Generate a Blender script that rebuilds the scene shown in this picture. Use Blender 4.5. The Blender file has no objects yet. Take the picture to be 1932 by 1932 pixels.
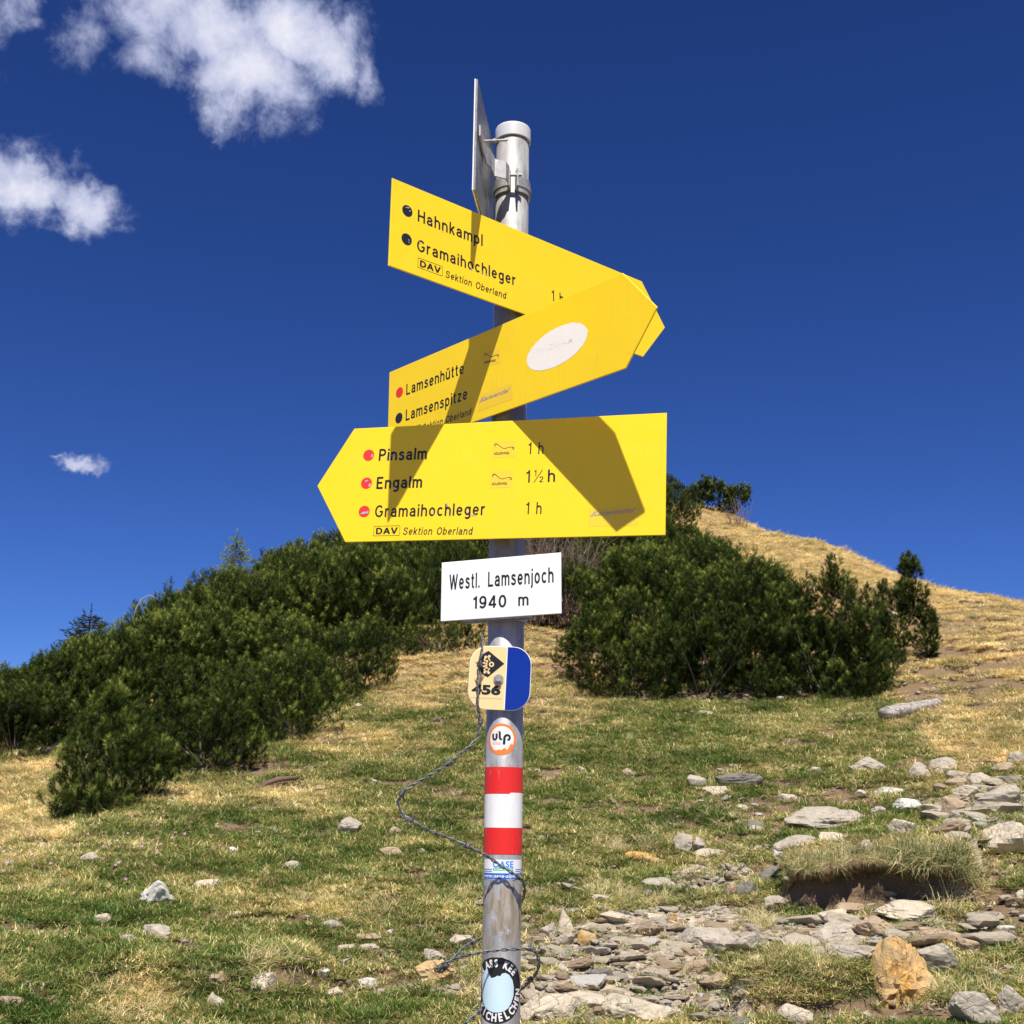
import bpy, bmesh, math, random
import numpy as np
from mathutils import Vector, Matrix

random.seed(7)
rng = np.random.default_rng(7)
SC = bpy.context.scene
COL = SC.collection
R_ = math.radians

# ------------------------------------------------------------------ camera
EYE = 1.65
PIT, ROLL, FPX = 0.25932966, 0.01326628, 2241.1
CF = np.array([0, math.cos(PIT), math.sin(PIT)])
_U = np.array([0, -math.sin(PIT), math.cos(PIT)])
_R = np.array([1.0, 0, 0])
CR = math.cos(ROLL) * _R + math.sin(ROLL) * _U
CU = -math.sin(ROLL) * _R + math.cos(ROLL) * _U
cam = bpy.data.cameras.new('camera')
cam.sensor_width = 36
cam.lens = 36 * FPX / 1932
cam.clip_start = 0.05
cam.clip_end = 20000
camo = bpy.data.objects.new('camera', cam)
COL.objects.link(camo)
m = Matrix.Identity(4)
for i in range(3):
    m[i][0], m[i][1], m[i][2] = CR[i], CU[i], -CF[i]
m[2][3] = EYE
camo.matrix_world = m
SC.camera = camo

def ray(px, py):
    d = CF * FPX + CR * (px - 966) + CU * (966 - py)
    return d / np.linalg.norm(d)
def azel(px, py):
    d = ray(px, py)
    return math.atan2(d[0], d[1]), math.asin(d[2])

# ------------------------------------------------------------------ nodes helper
class NT:
    def __init__(s, tree):
        s.t = tree; s.n = tree.nodes; s.l = tree.links
    def new(s, typ, ins=None, **kw):
        n = s.n.new(typ)
        for k, v in kw.items(): setattr(n, k, v)
        if ins:
            for k, v in ins.items():
                sock = n.inputs[k]
                if isinstance(v, bpy.types.NodeSocket): s.l.new(v, sock)
                else: sock.default_value = v
        return n
    def math(s, op, a, b=None, c=None, clamp=False):
        n = s.n.new('ShaderNodeMath'); n.operation = op; n.use_clamp = clamp
        for i, v in enumerate((a, b, c)):
            if v is None: continue
            if isinstance(v, bpy.types.NodeSocket): s.l.new(v, n.inputs[i])
            else: n.inputs[i].default_value = v
        return n.outputs[0]
    def vmath(s, op, a, b=None):
        n = s.n.new('ShaderNodeVectorMath'); n.operation = op
        for i, v in enumerate((a, b)):
            if v is None: continue
            if isinstance(v, bpy.types.NodeSocket): s.l.new(v, n.inputs[i])
            else: n.inputs[i].default_value = v
        return n
    def mix(s, fac, a, b, mode='MIX'):
        n = s.n.new('ShaderNodeMix'); n.data_type = 'RGBA'; n.blend_type = mode
        for i, v in ((0, fac), (6, a), (7, b)):
            if isinstance(v, bpy.types.NodeSocket): s.l.new(v, n.inputs[i])
            else: n.inputs[i].default_value = v if i == 0 else (*v, 1) if len(v) == 3 else v
        return n.outputs[2]
    def noise(s, vec, scale, detail=4, rough=.55, dist=0, col=False):
        n = s.n.new('ShaderNodeTexNoise')
        n.inputs['Scale'].default_value = scale; n.inputs['Detail'].default_value = detail
        n.inputs['Roughness'].default_value = rough; n.inputs['Distortion'].default_value = dist
        if vec is not None: s.l.new(vec, n.inputs['Vector'])
        return n.outputs['Color' if col else 'Fac']
    def ramp(s, fac, stops, interp='LINEAR'):
        n = s.n.new('ShaderNodeValToRGB'); cr = n.color_ramp; cr.interpolation = interp
        while len(cr.elements) < len(stops): cr.elements.new(.5)
        for e, (p, c) in zip(cr.elements, stops):
            e.position = p; e.color = (*c, 1) if len(c) == 3 else c
        s.l.new(fac, n.inputs[0])
        return n.outputs[0]
    def mapr(s, v, a, b, c=0, d=1, smooth=False):
        n = s.n.new('ShaderNodeMapRange')
        if smooth: n.interpolation_type = 'SMOOTHSTEP'
        s.l.new(v, n.inputs[0])
        for i, q in enumerate((a, b, c, d)): n.inputs[i + 1].default_value = q
        return n.outputs[0]

# ------------------------------------------------------------------ world: sky and clouds
SUN = Vector((-0.0361, 1.0, -1.700)).normalized()      # the way the light travels
W = bpy.data.worlds.new('World'); SC.world = W; W.use_nodes = True
w = NT(W.node_tree); w.n.clear()
sky = w.new('ShaderNodeTexSky', sky_type='NISHITA', sun_disc=False, sun_elevation=R_(59.5),
            sun_rotation=math.pi, altitude=1940, air_density=1.0, dust_density=0.25, ozone_density=3.0)
sk = w.new('ShaderNodeSeparateColor', {0: sky.outputs[0]})          # the deep, clear blue of high mountain air
skyc = w.new('ShaderNodeCombineColor', {i: w.math('MINIMUM', w.math('MULTIPLY', w.math('POWER', sk.outputs[i], p_), k_), 11.0) for i, (k_, p_) in enumerate(((.272, 1.38), (.395, 1.33), (.72, 1.28)))}).outputs[0]
tc = w.new('ShaderNodeTexCoord')
D = w.vmath('NORMALIZE', tc.outputs['Generated']).outputs[0]
sx = w.new('ShaderNodeSeparateXYZ', {0: D})
az_ = w.math('ARCTAN2', sx.outputs[0], sx.outputs[1])
el_ = w.math('ARCSINE', sx.outputs[2])
uv = w.new('ShaderNodeCombineXYZ', {0: az_, 1: el_}).outputs[0]
wr = w.vmath('SUBTRACT', w.noise(uv, 9, 5, .6, 0, True), (.5, .5, .5)).outputs[0]
wr2 = w.vmath('SUBTRACT', w.noise(uv, 32, 5, .65, 0, True), (.5, .5, .5)).outputs[0]
uvw = w.vmath('ADD', uv, w.vmath('MULTIPLY', wr, (.085, .085, 0)).outputs[0]).outputs[0]
uvw = w.vmath('ADD', uvw, w.vmath('MULTIPLY', wr2, (.028, .028, 0)).outputs[0]).outputs[0]
blobs = [(400, 60, 150, 85, 1.1), (570, 70, 120, 85, 1.25), (470, 150, 110, 80, 1.15), (290, 0, 130, 90, 1.0), (440, 215, 70, 55, .8),
         (620, 110, 60, 60, .75), (700, 135, 36, 60, .62), (640, 50, 50, 50, .7), (160, 60, 66, 105, .72), (205, 140, 40, 60, .45), (300, 105, 85, 70, .72), (370, 170, 60, 45, .6), (180, 10, 70, 50, .7),
         (40, 345, 95, 60, 1.25), (140, 380, 85, 50, 1.15), (-30, 325, 70, 50, 1.1), (135, 315, 35, 32, .5), (215, 385, 25, 22, .5),
         (152, 862, 44, 15, .85), (108, 852, 22, 10, .6), (12, 35, 42, 95, .85), (225, 20, 90, 45, .5),
         (1150, -420, 260, 90, 1.0), (2500, 200, 200, 70, 1.0), (-700, 500, 260, 80, 1.0)]
acc = None
for (bx, by, rx, ry, wt) in blobs:
    a0, e0 = azel(bx, by)
    k = 1 / (math.cos(e0))
    v = w.vmath('SUBTRACT', uvw, (a0, e0, 0)).outputs[0]
    v = w.vmath('MULTIPLY', v, (FPX / rx / k * .93, FPX / ry * .93, 0)).outputs[0]
    ln = w.vmath('DOT_PRODUCT', v, v).outputs['Value']
    b = w.math('MULTIPLY', w.math('EXPONENT', w.math('MULTIPLY', ln, -1.1)), wt)
    acc = b if acc is None else w.math('MAXIMUM', acc, b)
n1 = w.noise(uv, 19, 10, .66, .25)
n2 = w.noise(uv, 6, 3, .5)
dens = w.math('ADD', acc, w.math('MULTIPLY', w.math('SUBTRACT', n1, .5), 1.5))
dens = w.math('ADD', dens, w.math('MULTIPLY', w.math('SUBTRACT', n2, .5), .5))
dens = w.math('MULTIPLY', dens, w.mapr(acc, .04, .3, 0, 1, True))
cm = w.mapr(dens, .30, .98, 0, 1, True)
# more scattered clouds added out of view, to whiten the sky's fill light
og = w.math('MAXIMUM', w.mapr(w.math('ABSOLUTE', az_), .55, .8), w.mapr(el_, .78, .95))
dg = w.math('ADD', w.noise(D, 3.2, 8, .58, .4), w.math('MULTIPLY', w.noise(D, 1.3, 2, .5), .5))
dens = w.math('MAXIMUM', dens, w.math('MULTIPLY', w.mapr(dg, .84, 1.0, 0, 1.2), og))
cm = w.math('MAXIMUM', cm, w.math('MULTIPLY', w.mapr(dg, .82, .94, 0, 1, True), og))
lit = w.mapr(w.math('ADD', dens, w.math('MULTIPLY', w.math('SUBTRACT', w.noise(uv, 22, 5, .6), .5), .9)), .55, 1.5, 0, 1)
ccol = w.ramp(lit, [(0, (3.9, 4.5, 7.0)), (.4, (6.0, 6.4, 8.6)), (.75, (8.6, 8.7, 10.2)), (1, (10.2, 10.2, 11.0))])
skyc = w.mix(w.math('MULTIPLY', cm, .97), skyc, ccol)
bg = w.new('ShaderNodeBackground', {'Color': skyc, 'Strength': 0.062})
wo = w.new('ShaderNodeOutputWorld', {'Surface': bg.outputs[0]})

sl = bpy.data.lights.new('sun', 'SUN'); sl.energy = 4.8; sl.angle = R_(.53); sl.color = (1.0, .955, .88)
so = bpy.data.objects.new('sun', sl); COL.objects.link(so)
so.rotation_mode = 'QUATERNION'; so.rotation_quaternion = SUN.to_track_quat('-Z', 'Y')
so.location = (0, -3, 8)
SC.view_settings.view_transform = 'Standard'; SC.view_settings.look = 'None'
SC.view_settings.exposure = 0.55; SC.view_settings.gamma = 1; SC.view_settings.use_curve_mapping = False
SC.render.engine = 'CYCLES'
SC.cycles.max_bounces = 6; SC.cycles.diffuse_bounces = 3; SC.cycles.transparent_max_bounces = 4

# ------------------------------------------------------------------ numpy noise
def _h(ix, iy, iz, s):
    n = (ix * 374761393 + iy * 668265263 + iz * 2147483647 + s * 1274126177) & 0xffffffff
    n = ((n ^ (n >> 13)) * 1274126177) & 0xffffffff
    return ((n ^ (n >> 16)) & 0xffff) / 65535.0
def vnoise(x, y, z=None, s=0):
    x = np.asarray(x, float); y = np.asarray(y, float); z = np.zeros_like(x) if z is None else np.asarray(z, float)
    ix, iy, iz = np.floor(x).astype(np.int64), np.floor(y).astype(np.int64), np.floor(z).astype(np.int64)
    fx, fy, fz = x - ix, y - iy, z - iz
    fx, fy, fz = [t * t * (3 - 2 * t) for t in (fx, fy, fz)]
    r = 0
    for a in (0, 1):
        for b in (0, 1):
            for c in (0, 1):
                wgt = (fx if a else 1 - fx) * (fy if b else 1 - fy) * (fz if c else 1 - fz)
                r = r + wgt * _h(ix + a, iy + b, iz + c, s)
    return r * 2 - 1
def fbm(x, y, z=None, o=4, s=0, g=.5):
    r, a, t = 0, 1, 0
    for i in range(o):
        k = 2.03 ** i
        r = r + a * vnoise(np.asarray(x) * k, np.asarray(y) * k, None if z is None else np.asarray(z) * k, s + i * 17); t += a; a *= g
    return r / t
def sstep(a, b, x):
    t = np.clip((x - a) / (b - a), 0, 1); return t * t * (3 - 2 * t)

# ------------------------------------------------------------------ terrain heights
TC = [-2200, -700, 0, 300, 600, 900, 1200, 1350, 1500, 1800, 1932, 2700, 4200]
TD = [6, 7, 8, 9.3, 11, 13, 15.5, 18, 21, 25, 30, 33, 36, 40, 45, 55, 80, 150, 400, 3000]
T = {
 0:    [1900,1790,1700,1620,1560,1500,1420,1390,1385,1400,1440,1470,1500,1540,1580,1640,1800,1850,1850,1700],
 300:  [1915,1790,1700,1600,1520,1450,1380,1340,1310,1290,1310,1335,1360,1400,1440,1520,1700,1800,1850,1700],
 600:  [1925,1795,1695,1600,1500,1410,1330,1280,1240,1200,1165,1172,1190,1220,1260,1350,1550,1780,1850,1700],
 900:  [1932,1800,1700,1600,1495,1405,1320,1262,1215,1172,1128,1112,1100,1090,1098,1180,1400,1750,1850,1700],
 1200: [1932,1805,1705,1605,1500,1400,1325,1275,1230,1180,1115,1085,1055,1005,950,985,1150,1700,1850,1700],
 1350: [1933,1808,1703,1600,1495,1398,1322,1270,1222,1170,1105,1072,1042,1000,960,990,1180,1700,1850,1700],
 1500: [1935,1810,1700,1595,1490,1395,1320,1265,1215,1165,1095,1065,1036,1012,1030,1080,1230,1720,1850,1700],
 1800: [1935,1800,1690,1580,1475,1385,1310,1235,1190,1150,1116,1112,1116,1130,1160,1210,1350,1740,1850,1700],
 1932: [1935,1795,1680,1570,1465,1375,1300,1225,1185,1155,1141,1148,1160,1180,1210,1260,1400,1750,1850,1700],
 2700: [1930,1790,1680,1580,1490,1410,1350,1300,1270,1260,1280,1300,1320,1350,1400,1450,1560,1780,1850,1700],
 4200: [1930,1800,1710,1630,1570,1520,1490,1480,1480,1500,1540,1560,1590,1620,1660,1700,1780,1850,1850,1700],
 -700: [1905,1800,1720,1660,1610,1570,1530,1520,1530,1550,1600,1630,1660,1690,1720,1760,1850,1880,1850,1700],
 -2200:[1910,1820,1760,1720,1690,1670,1660,1660,1670,1690,1720,1740,1760,1780,1800,1830,1880,1900,1850,1700]}
def elev(px, py):
    d = ray(px, py); return math.atan2(d[2], math.hypot(d[0], d[1]))
def pchip(x, y, q):
    x = np.array(x, float); y = np.array(y, float); h = np.diff(x); dl = np.diff(y) / h
    d = np.zeros_like(y)
    for i in range(1, len(x) - 1):
        if dl[i - 1] * dl[i] > 0:
            w1, w2 = 2 * h[i] + h[i - 1], h[i] + 2 * h[i - 1]
            d[i] = (w1 + w2) / (w1 / dl[i - 1] + w2 / dl[i])
    d[0], d[-1] = dl[0], dl[-1]
    k = np.clip(np.searchsorted(x, q) - 1, 0, len(h) - 1)
    t = (q - x[k]) / h[k]
    return ((1 + 2 * t) * (1 - t) ** 2 * y[k] + t * (1 - t) ** 2 * h[k] * d[k] + t * t * (3 - 2 * t) * y[k + 1] + t * t * (t - 1) * h[k] * d[k + 1])
NL, NA = 400, 401
LD = np.linspace(math.log(.5), math.log(3000), NL)
azs = np.array([azel(c, 1500)[0] for c in TC])
GA = np.linspace(azs[0], azs[-1], NA)
tab = []
for c in TC:
    zz = [EYE + d * math.tan(elev(c, p)) for d, p in zip(TD, T[c])]
    z6 = zz[0]
    ds = [.5, 1.5, 2.4, 3.4, 4.7] + TD
    zs = [0, 0, .0, .12 * z6 / .76, .42 * z6 / .76] + zz
    tab.append(pchip(np.log(ds), zs, LD))
tab = np.array(tab)
ZG = np.zeros((NA, NL))
for j in range(NL): ZG[:, j] = pchip(azs, tab[:, j], GA)
_k = np.exp(-np.linspace(-2, 2, 9) ** 2); _k /= _k.sum()
ZP = np.pad(ZG, ((4, 4), (0, 0)), mode='edge')
ZG = sum(_k[i] * ZP[i:i + NA] for i in range(9))
COLPX = 2319.0
def pxcol(az): return 966 - 7 + COLPX * np.tan(np.clip(az, -1.2, 1.2))
def hbase(x, y):
    x = np.asarray(x, float); y = np.asarray(y, float)
    d = np.maximum(np.hypot(x, y), .5); az = np.arctan2(x, y)
    aa = np.clip(az, GA[0], GA[-1])
    fi = (aa - GA[0]) / (GA[1] - GA[0]); fj = np.clip((np.log(d) - LD[0]) / (LD[1] - LD[0]), 0, NL - 1.001)
    i = np.minimum(fi.astype(int), NA - 2); j = fj.astype(int); u, v = fi - i, fj - j
    z = (ZG[i, j] * (1 - u) * (1 - v) + ZG[i + 1, j] * u * (1 - v) + ZG[i, j + 1] * (1 - u) * v + ZG[i + 1, j + 1] * u * v)
    back = -.06 * d - 0.0004 * np.minimum(d, 400) ** 2
    t = sstep(1.0, 2.2, np.abs(az))
    z = z * (1 - t) + back * t
    p = pxcol(az)
    # turf bank on the right, and a grassy mound below it
    e = sstep(1462, 1500, p) * (1 - sstep(1800, 1850, p))
    lip = 7.95 + .10 * np.sin(p * .02) + .0006 * np.abs(p - 1650)
    z = z + .25 * e * sstep(lip - .10, lip + .02, d) * (1 - sstep(lip + .25, lip + 1.7, d))
    e = sstep(1360, 1400, p) * (1 - sstep(1600, 1650, p))
    z = z + .16 * e * sstep(6.15, 6.32, d) * (1 - sstep(6.5, 7.1, d))
    e = sstep(180, 230, p) * (1 - sstep(560, 640, p))
    z = z + .13 * e * sstep(6.15, 6.4, d) * (1 - sstep(6.6, 7.3, d))
    # shallow worn step right of the path higher up
    e = sstep(1760, 1830, p)
    z = z + .12 * e * sstep(8.6, 8.75, d) * (1 - sstep(9.0, 10., d))
    return z
def hgt(x, y):
    x = np.asarray(x, float); y = np.asarray(y, float); d = np.hypot(x, y)
    far = np.clip(d / 14, .8, 2.2)
    a = sstep(2.5, 5, d) * (1 - sstep(150, 400, d))
    n = .050 * far * fbm(x / .9, y / .9, o=3, s=3) + .020 * far * fbm(x / .22, y / .22, o=3, s=9)
    n = n + .030 * np.abs(fbm(x / .45, y / .16, o=2, s=14)) + .014 * fbm(x / .10, y / .10, o=2, s=15) * (d < 14)
    tq = d * .9 + 1.3 * fbm(x / 3., y / 3., o=3, s=51); tf = tq - np.floor(tq); n = n + .17 * sstep(15.5, 17.5, d) * (1 - sstep(26, 34, d)) * (sstep(.0, .22, tf) - tf)
    n = n + .03 * sstep(12, 20, d) * np.abs(fbm(x / .5, y / .5, o=2, s=21)) * far
    return hbase(x, y) + n * a
def ground_at(px, py, dmin=4.5, dmax=60):
    r = ray(px, py); ds = np.exp(np.linspace(math.log(dmin), math.log(dmax), 900))
    hn = math.hypot(r[0], r[1]); x, y = r[0] / hn * ds, r[1] / hn * ds; z = EYE + r[2] / hn * ds
    g = hgt(x, y); k = np.where(z < g)[0]
    k = k[0] if len(k) else len(ds) - 1
    return float(x[k]), float(y[k]), float(g[k]), float(ds[k])
def at_d(px, d, py=1500):
    r = ray(px, py); hn = math.hypot(r[0], r[1]); x, y = r[0] / hn * d, r[1] / hn * d
    return float(x), float(y), float(hgt(x, y))
def topx(x, y, z):
    P = np.stack([x, y, z - EYE], -1); dd = P @ CF
    return 966 + FPX * (P @ CR) / dd, 966 - FPX * (P @ CU) / dd

# ------------------------------------------------------------------ object helpers
def link(name, me, mat=None, parent=None, coll=None):
    o = bpy.data.objects.new(name, me); (coll or COL).objects.link(o)
    if mat is not None and me is not None:
        me.materials.clear()
        for q in (mat if isinstance(mat, (list, tuple)) else [mat]): me.materials.append(q)
    if parent: o.parent = parent
    return o
def tag(o, label=None, cat=None, group=None, kind=None):
    if label: o['label'] = label
    if cat: o['category'] = cat
    if group: o['group'] = group
    if kind: o['kind'] = kind
    return o
def empty(name, loc, label=None, cat=None, group=None):
    o = bpy.data.objects.new(name, None); COL.objects.link(o); o.location = loc; o.empty_display_size = .1
    return tag(o, label, cat, group)
def mesh_np(name, V, Fq, smooth=False, attrs=None):
    """V (n,3); Fq (m,3) or (m,4) int arrays"""
    me = bpy.data.meshes.new(name)
    V = np.asarray(V, np.float32); Fq = np.asarray(Fq, np.int32)
    n = Fq.shape[1]
    me.vertices.add(len(V)); me.vertices.foreach_set('co', V.ravel())
    me.loops.add(Fq.size); me.loops.foreach_set('vertex_index', Fq.ravel())
    me.polygons.add(len(Fq)); me.polygons.foreach_set('loop_start', np.arange(len(Fq), dtype=np.int32) * n)
    me.polygons.foreach_set('loop_total', np.full(len(Fq), n, np.int32))
    me.polygons.foreach_set('use_smooth', np.full(len(Fq), smooth, bool))
    me.update(calc_edges=True)
    for k, v in (attrs or {}).items():
        v = np.asarray(v, np.float32)
        if v.ndim == 1:
            a = me.attributes.new(k, 'FLOAT', 'POINT'); a.data.foreach_set('value', v)
        else:
            a = me.attributes.new(k, 'FLOAT_COLOR', 'POINT'); a.data.foreach_set('color', v.ravel())
    return me
def bm_mesh(name, bm, smooth=False):
    me = bpy.data.meshes.new(name); bm.to_mesh(me); bm.free()
    if smooth:
        for p in me.polygons: p.use_smooth = True
    return me
def tube_np(pts, rad, sides=6, closed_ends=True):
    pts = np.asarray(pts, float); n = len(pts); rad = np.broadcast_to(np.asarray(rad, float), (n,))
    tg = np.gradient(pts, axis=0); tg /= np.linalg.norm(tg, axis=1)[:, None] + 1e-12
    up = np.array([0, 0, 1.0]) if abs(tg[0][2]) < .9 else np.array([1.0, 0, 0])
    a = np.cross(tg[0], up); a /= np.linalg.norm(a); V = []
    for i in range(n):
        a = a - tg[i] * (a @ tg[i]); a /= np.linalg.norm(a); b = np.cross(tg[i], a)
        th = np.arange(sides) / sides * 2 * np.pi
        V.append(pts[i] + rad[i] * (np.cos(th)[:, None] * a + np.sin(th)[:, None] * b))
    V = np.concatenate(V); F = []
    for i in range(n - 1):
        for k in range(sides):
            k2 = (k + 1) % sides; F.append((i * sides + k, i * sides + k2, (i + 1) * sides + k2, (i + 1) * sides + k))
    if closed_ends:
        V = np.vstack([V, pts[0], pts[-1]]); c0, c1 = len(V) - 2, len(V) - 1
        for k in range(sides):
            k2 = (k + 1) % sides
            F.append((c0, k2, k, k)); F.append((c1, (n - 1) * sides + k, (n - 1) * sides + k2, (n - 1) * sides + k2))
    return V, F
def add_poly(bm, V, F):
    vs = [bm.verts.new(tuple(v)) for v in V]
    for f in F:
        f = list(dict.fromkeys(f))
        try: bm.faces.new([vs[i] for i in f])
        except ValueError: pass
    return vs
def box(bm, c, s, rot=None):
    M = Matrix.Translation(c) @ (rot.to_4x4() if rot else Matrix.Identity(4)) @ Matrix.Diagonal((*s, 1))
    bmesh.ops.create_cube(bm, size=1, matrix=M)
def prism(outline, z0, z1, bev=0):
    bm = bmesh.new(); vs = [bm.verts.new((x, y, z0)) for x, y in outline]
    f = bm.faces.new(vs)
    if f.normal.z > 0: f.normal_flip()
    r = bmesh.ops.extrude_face_region(bm, geom=[f])
    for v in r['geom']:
        if isinstance(v, bmesh.types.BMVert): v.co.z = z1
    bmesh.ops.recalc_face_normals(bm, faces=bm.faces)
    if bev:
        es = [e for e in bm.edges if abs(e.verts[0].co.z - e.verts[1].co.z) < 1e-9]
        bmesh.ops.bevel(bm, geom=es, offset=bev, segments=1, affect='EDGES')
    return bm

# ------------------------------------------------------------------ materials
def material(name):
    mt = bpy.data.materials.new(name); mt.use_nodes = True; t = NT(mt.node_tree)
    b = t.n['Principled BSDF']; return mt, t, b
def simple(name, col, rough=.5, metal=0, var=.12, scale=30, bump=0, spec=.5):
    mt, t, b = material(name); tcn = t.new('ShaderNodeTexCoord')
    f = t.noise(tcn.outputs['Object'], scale, 5)
    c = t.mix(f, [q * (1 - var) for q in col], [min(1, q * (1 + var)) for q in col])
    t.l.new(c, b.inputs['Base Color']); b.inputs['Roughness'].default_value = rough; b.inputs['Metallic'].default_value = metal
    b.inputs['Specular IOR Level'].default_value = spec
    if bump:
        bp = t.new('ShaderNodeBump', {'Height': t.noise(tcn.outputs['Object'], scale * 2, 6), 'Strength': bump, 'Distance': .01})
        t.l.new(bp.outputs[0], b.inputs['Normal'])
    return mt
def yellow_mat():
    mt, t, b = material('sign_yellow'); tcn = t.new('ShaderNodeTexCoord'); o = tcn.outputs['Object']
    c = t.mix(t.noise(o, 9, 4), (.93, .645, .011), (.97, .69, .02))
    sc = t.mapr(t.noise(o, 160, 3, .7), .70, .78)
    c = t.mix(t.math('MULTIPLY', sc, .25), c, (.55, .45, .2))
    dirt = t.mapr(t.noise(o, 3, 6, .7), .5, .85, 0, .16)
    c = t.mix(dirt, c, (.55, .42, .08))
    stk = t.mapr(t.noise(t.vmath('MULTIPLY', o, (6, .6, 1)).outputs[0], 22, 6, .7), .52, .72, 0, .14)
    c = t.mix(stk, c, (.50, .38, .10))
    wv = t.new('ShaderNodeTexVoronoi', {'Vector': t.vmath('MULTIPLY', o, (.35, 1, 1)).outputs[0], 'Scale': 38}, feature='DISTANCE_TO_EDGE')
    sc2 = t.math('MULTIPLY', t.math('SUBTRACT', 1, t.mapr(wv.outputs[0], 0, .008)), t.mapr(t.noise(o, 14, 3), .56, .62, 0, .35))
    c = t.mix(sc2, c, (.62, .52, .25))
    t.l.new(c, b.inputs['Base Color']); t.l.new(t.mapr(t.noise(o, 40, 4), .3, .7, .30, .50), b.inputs['Roughness'])
    bp = t.new('ShaderNodeBump', {'Height': t.noise(o, 5, 3, .5), 'Strength': .25, 'Distance': .006}); t.l.new(bp.outputs[0], b.inputs['Normal'])
    b.inputs['Specular IOR Level'].default_value = .35
    return mt
def worn_paint(name, col):
    mt, t, b = material(name); o = t.new('ShaderNodeTexCoord').outputs['Object']
    sc = t.mapr(t.noise(t.vmath('MULTIPLY', o, (1, 1, 2.5)).outputs[0], 90, 5, .75, .6), .665, .70); dr = t.mapr(t.noise(t.vmath('MULTIPLY', o, (3, 3, .5)).outputs[0], 40, 5, .7), .45, .75, 0, .35)
    wv = t.new('ShaderNodeTexVoronoi', {'Vector': t.vmath('MULTIPLY', o, (1, 1, .25)).outputs[0], 'Scale': 70}, feature='DISTANCE_TO_EDGE')
    scr = t.math('MULTIPLY', t.math('SUBTRACT', 1, t.mapr(wv.outputs[0], 0, .012)), t.mapr(t.noise(o, 25, 3), .55, .6))
    c = t.mix(dr, col, [q * .6 + .03 for q in col]); c = t.mix(t.math('MULTIPLY', t.math('MAXIMUM', sc, scr), .65), c, (.50, .49, .47))
    t.l.new(c, b.inputs['Base Color']); b.inputs['Roughness'].default_value = .45; return mt
def galv(name, dirty=False, base=(.37, .36, .345)):
    mt, t, b = material(name); tcn = t.new('ShaderNodeTexCoord'); o = tcn.outputs['Object']
    st = t.vmath('MULTIPLY', o, (1, 1, .18)).outputs[0]
    f = t.noise(st, 55, 6, .65)
    vor = t.new('ShaderNodeTexVoronoi', {'Vector': t.vmath('MULTIPLY', o, (1, 1, .5)).outputs[0], 'Scale': 120}, feature='F1')
    c = t.mix(t.mapr(f, .35, .65), [q * .72 for q in base], [min(1, q * 1.25) for q in base])
    vg = t.new('ShaderNodeSeparateColor', {0: vor.outputs['Color']}).outputs[0]; c = t.mix(t.math('MULTIPLY', vg, .30), c, [min(1, q * 1.5) for q in base])
    sp = t.mapr(t.noise(o, 170, 2, .6), .66, .74)
    c = t.mix(t.math('MULTIPLY', sp, .6), c, (.75, .77, .78))
    metal = t.mapr(f, .3, .7, .55, .28)
    rough = t.mapr(t.noise(o, 30, 4), .3, .7, .36, .55)
    if dirty:
        z = t.new('ShaderNodeSeparateXYZ', {0: o}).outputs[2]
        n = t.noise(t.vmath('MULTIPLY', o, (1, 1, .55)).outputs[0], 75, 6, .6)
        zn = t.math('ADD', z, t.math('MULTIPLY', t.math('SUBTRACT', t.noise(o, 60, 4), .5), .012))
        dz = t.math('SUBTRACT', 1, t.math('GREATER_THAN', zn, EYE - .088))
        up = t.mapr(z, EYE - .19, EYE - .16)
        peel = t.math('SUBTRACT', 1, t.mapr(n, .545, .56))
        dm = t.math('MULTIPLY', t.math('MULTIPLY', dz, peel), up)
        dc = t.mix(t.mapr(t.noise(st, 90, 6, .7), .35, .65), (.12, .095, .065), (.33, .28, .21))
        c = t.mix(t.math('MULTIPLY', dm, .88), c, dc)
        metal = t.math('MULTIPLY', metal, t.math('SUBTRACT', 1, dm))
        rough = t.math('ADD', rough, t.math('MULTIPLY', dm, .3))
    t.l.new(c, b.inputs['Base Color']); t.l.new(metal, b.inputs['Metallic']); t.l.new(rough, b.inputs['Roughness'])
    bp = t.new('ShaderNodeBump', {'Height': f, 'Strength': .15, 'Distance': .002}); t.l.new(bp.outputs[0], b.inputs['Normal'])
    return mt
M = {}
M['yellow'] = yellow_mat()
M['pole'] = galv('galvanised_steel_pole', True)
M['galv'] = galv('galvanised_steel')
M['dull'] = galv('weathered_sheet_back', base=(.22, .23, .24))
M['wire'] = galv('barbed_wire_steel', base=(.13, .135, .14))
M['cap'] = simple('grey_plastic_cap', (.60, .60, .585), .45, var=.06)
M['white'] = simple('sign_white', (.86, .86, .84), .4, var=.02)
M['black'] = simple('print_black', (.012, .012, .013), .42, var=.2)
M['dotblack'] = simple('print_dot_black', (.02, .023, .028), .3, var=.2)
M['red'] = simple('print_red', (.78, .035, .03), .45, var=.06)
M['pred'] = worn_paint('paint_red', (.72, .018, .014))
M['pwhite'] = simple('paint_white', (.80, .80, .79), .5, var=.03)
M['bwhite'] = worn_paint('band_white', (.80, .80, .79))
M['cream'] = simple('plaque_cream', (.83, .62, .30), .45, var=.02)
M['creamd'] = simple('plaque_cream_circle', (.83, .56, .20), .45, var=.02)
M['blue'] = simple('plaque_blue', (.003, .026, .27), .25, var=.15, scale=40)
M['orange'] = simple('sticker_orange', (.85, .22, .03), .45, var=.04)
M['peach'] = simple('sticker_peach', (.85, .42, .25), .45, var=.04)
M['sblue'] = simple('sticker_blue', (.01, .13, .55), .4, var=.05)
M['lblue'] = simple('sticker_light_blue', (.02, .25, .75), .4, var=.05)
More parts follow.
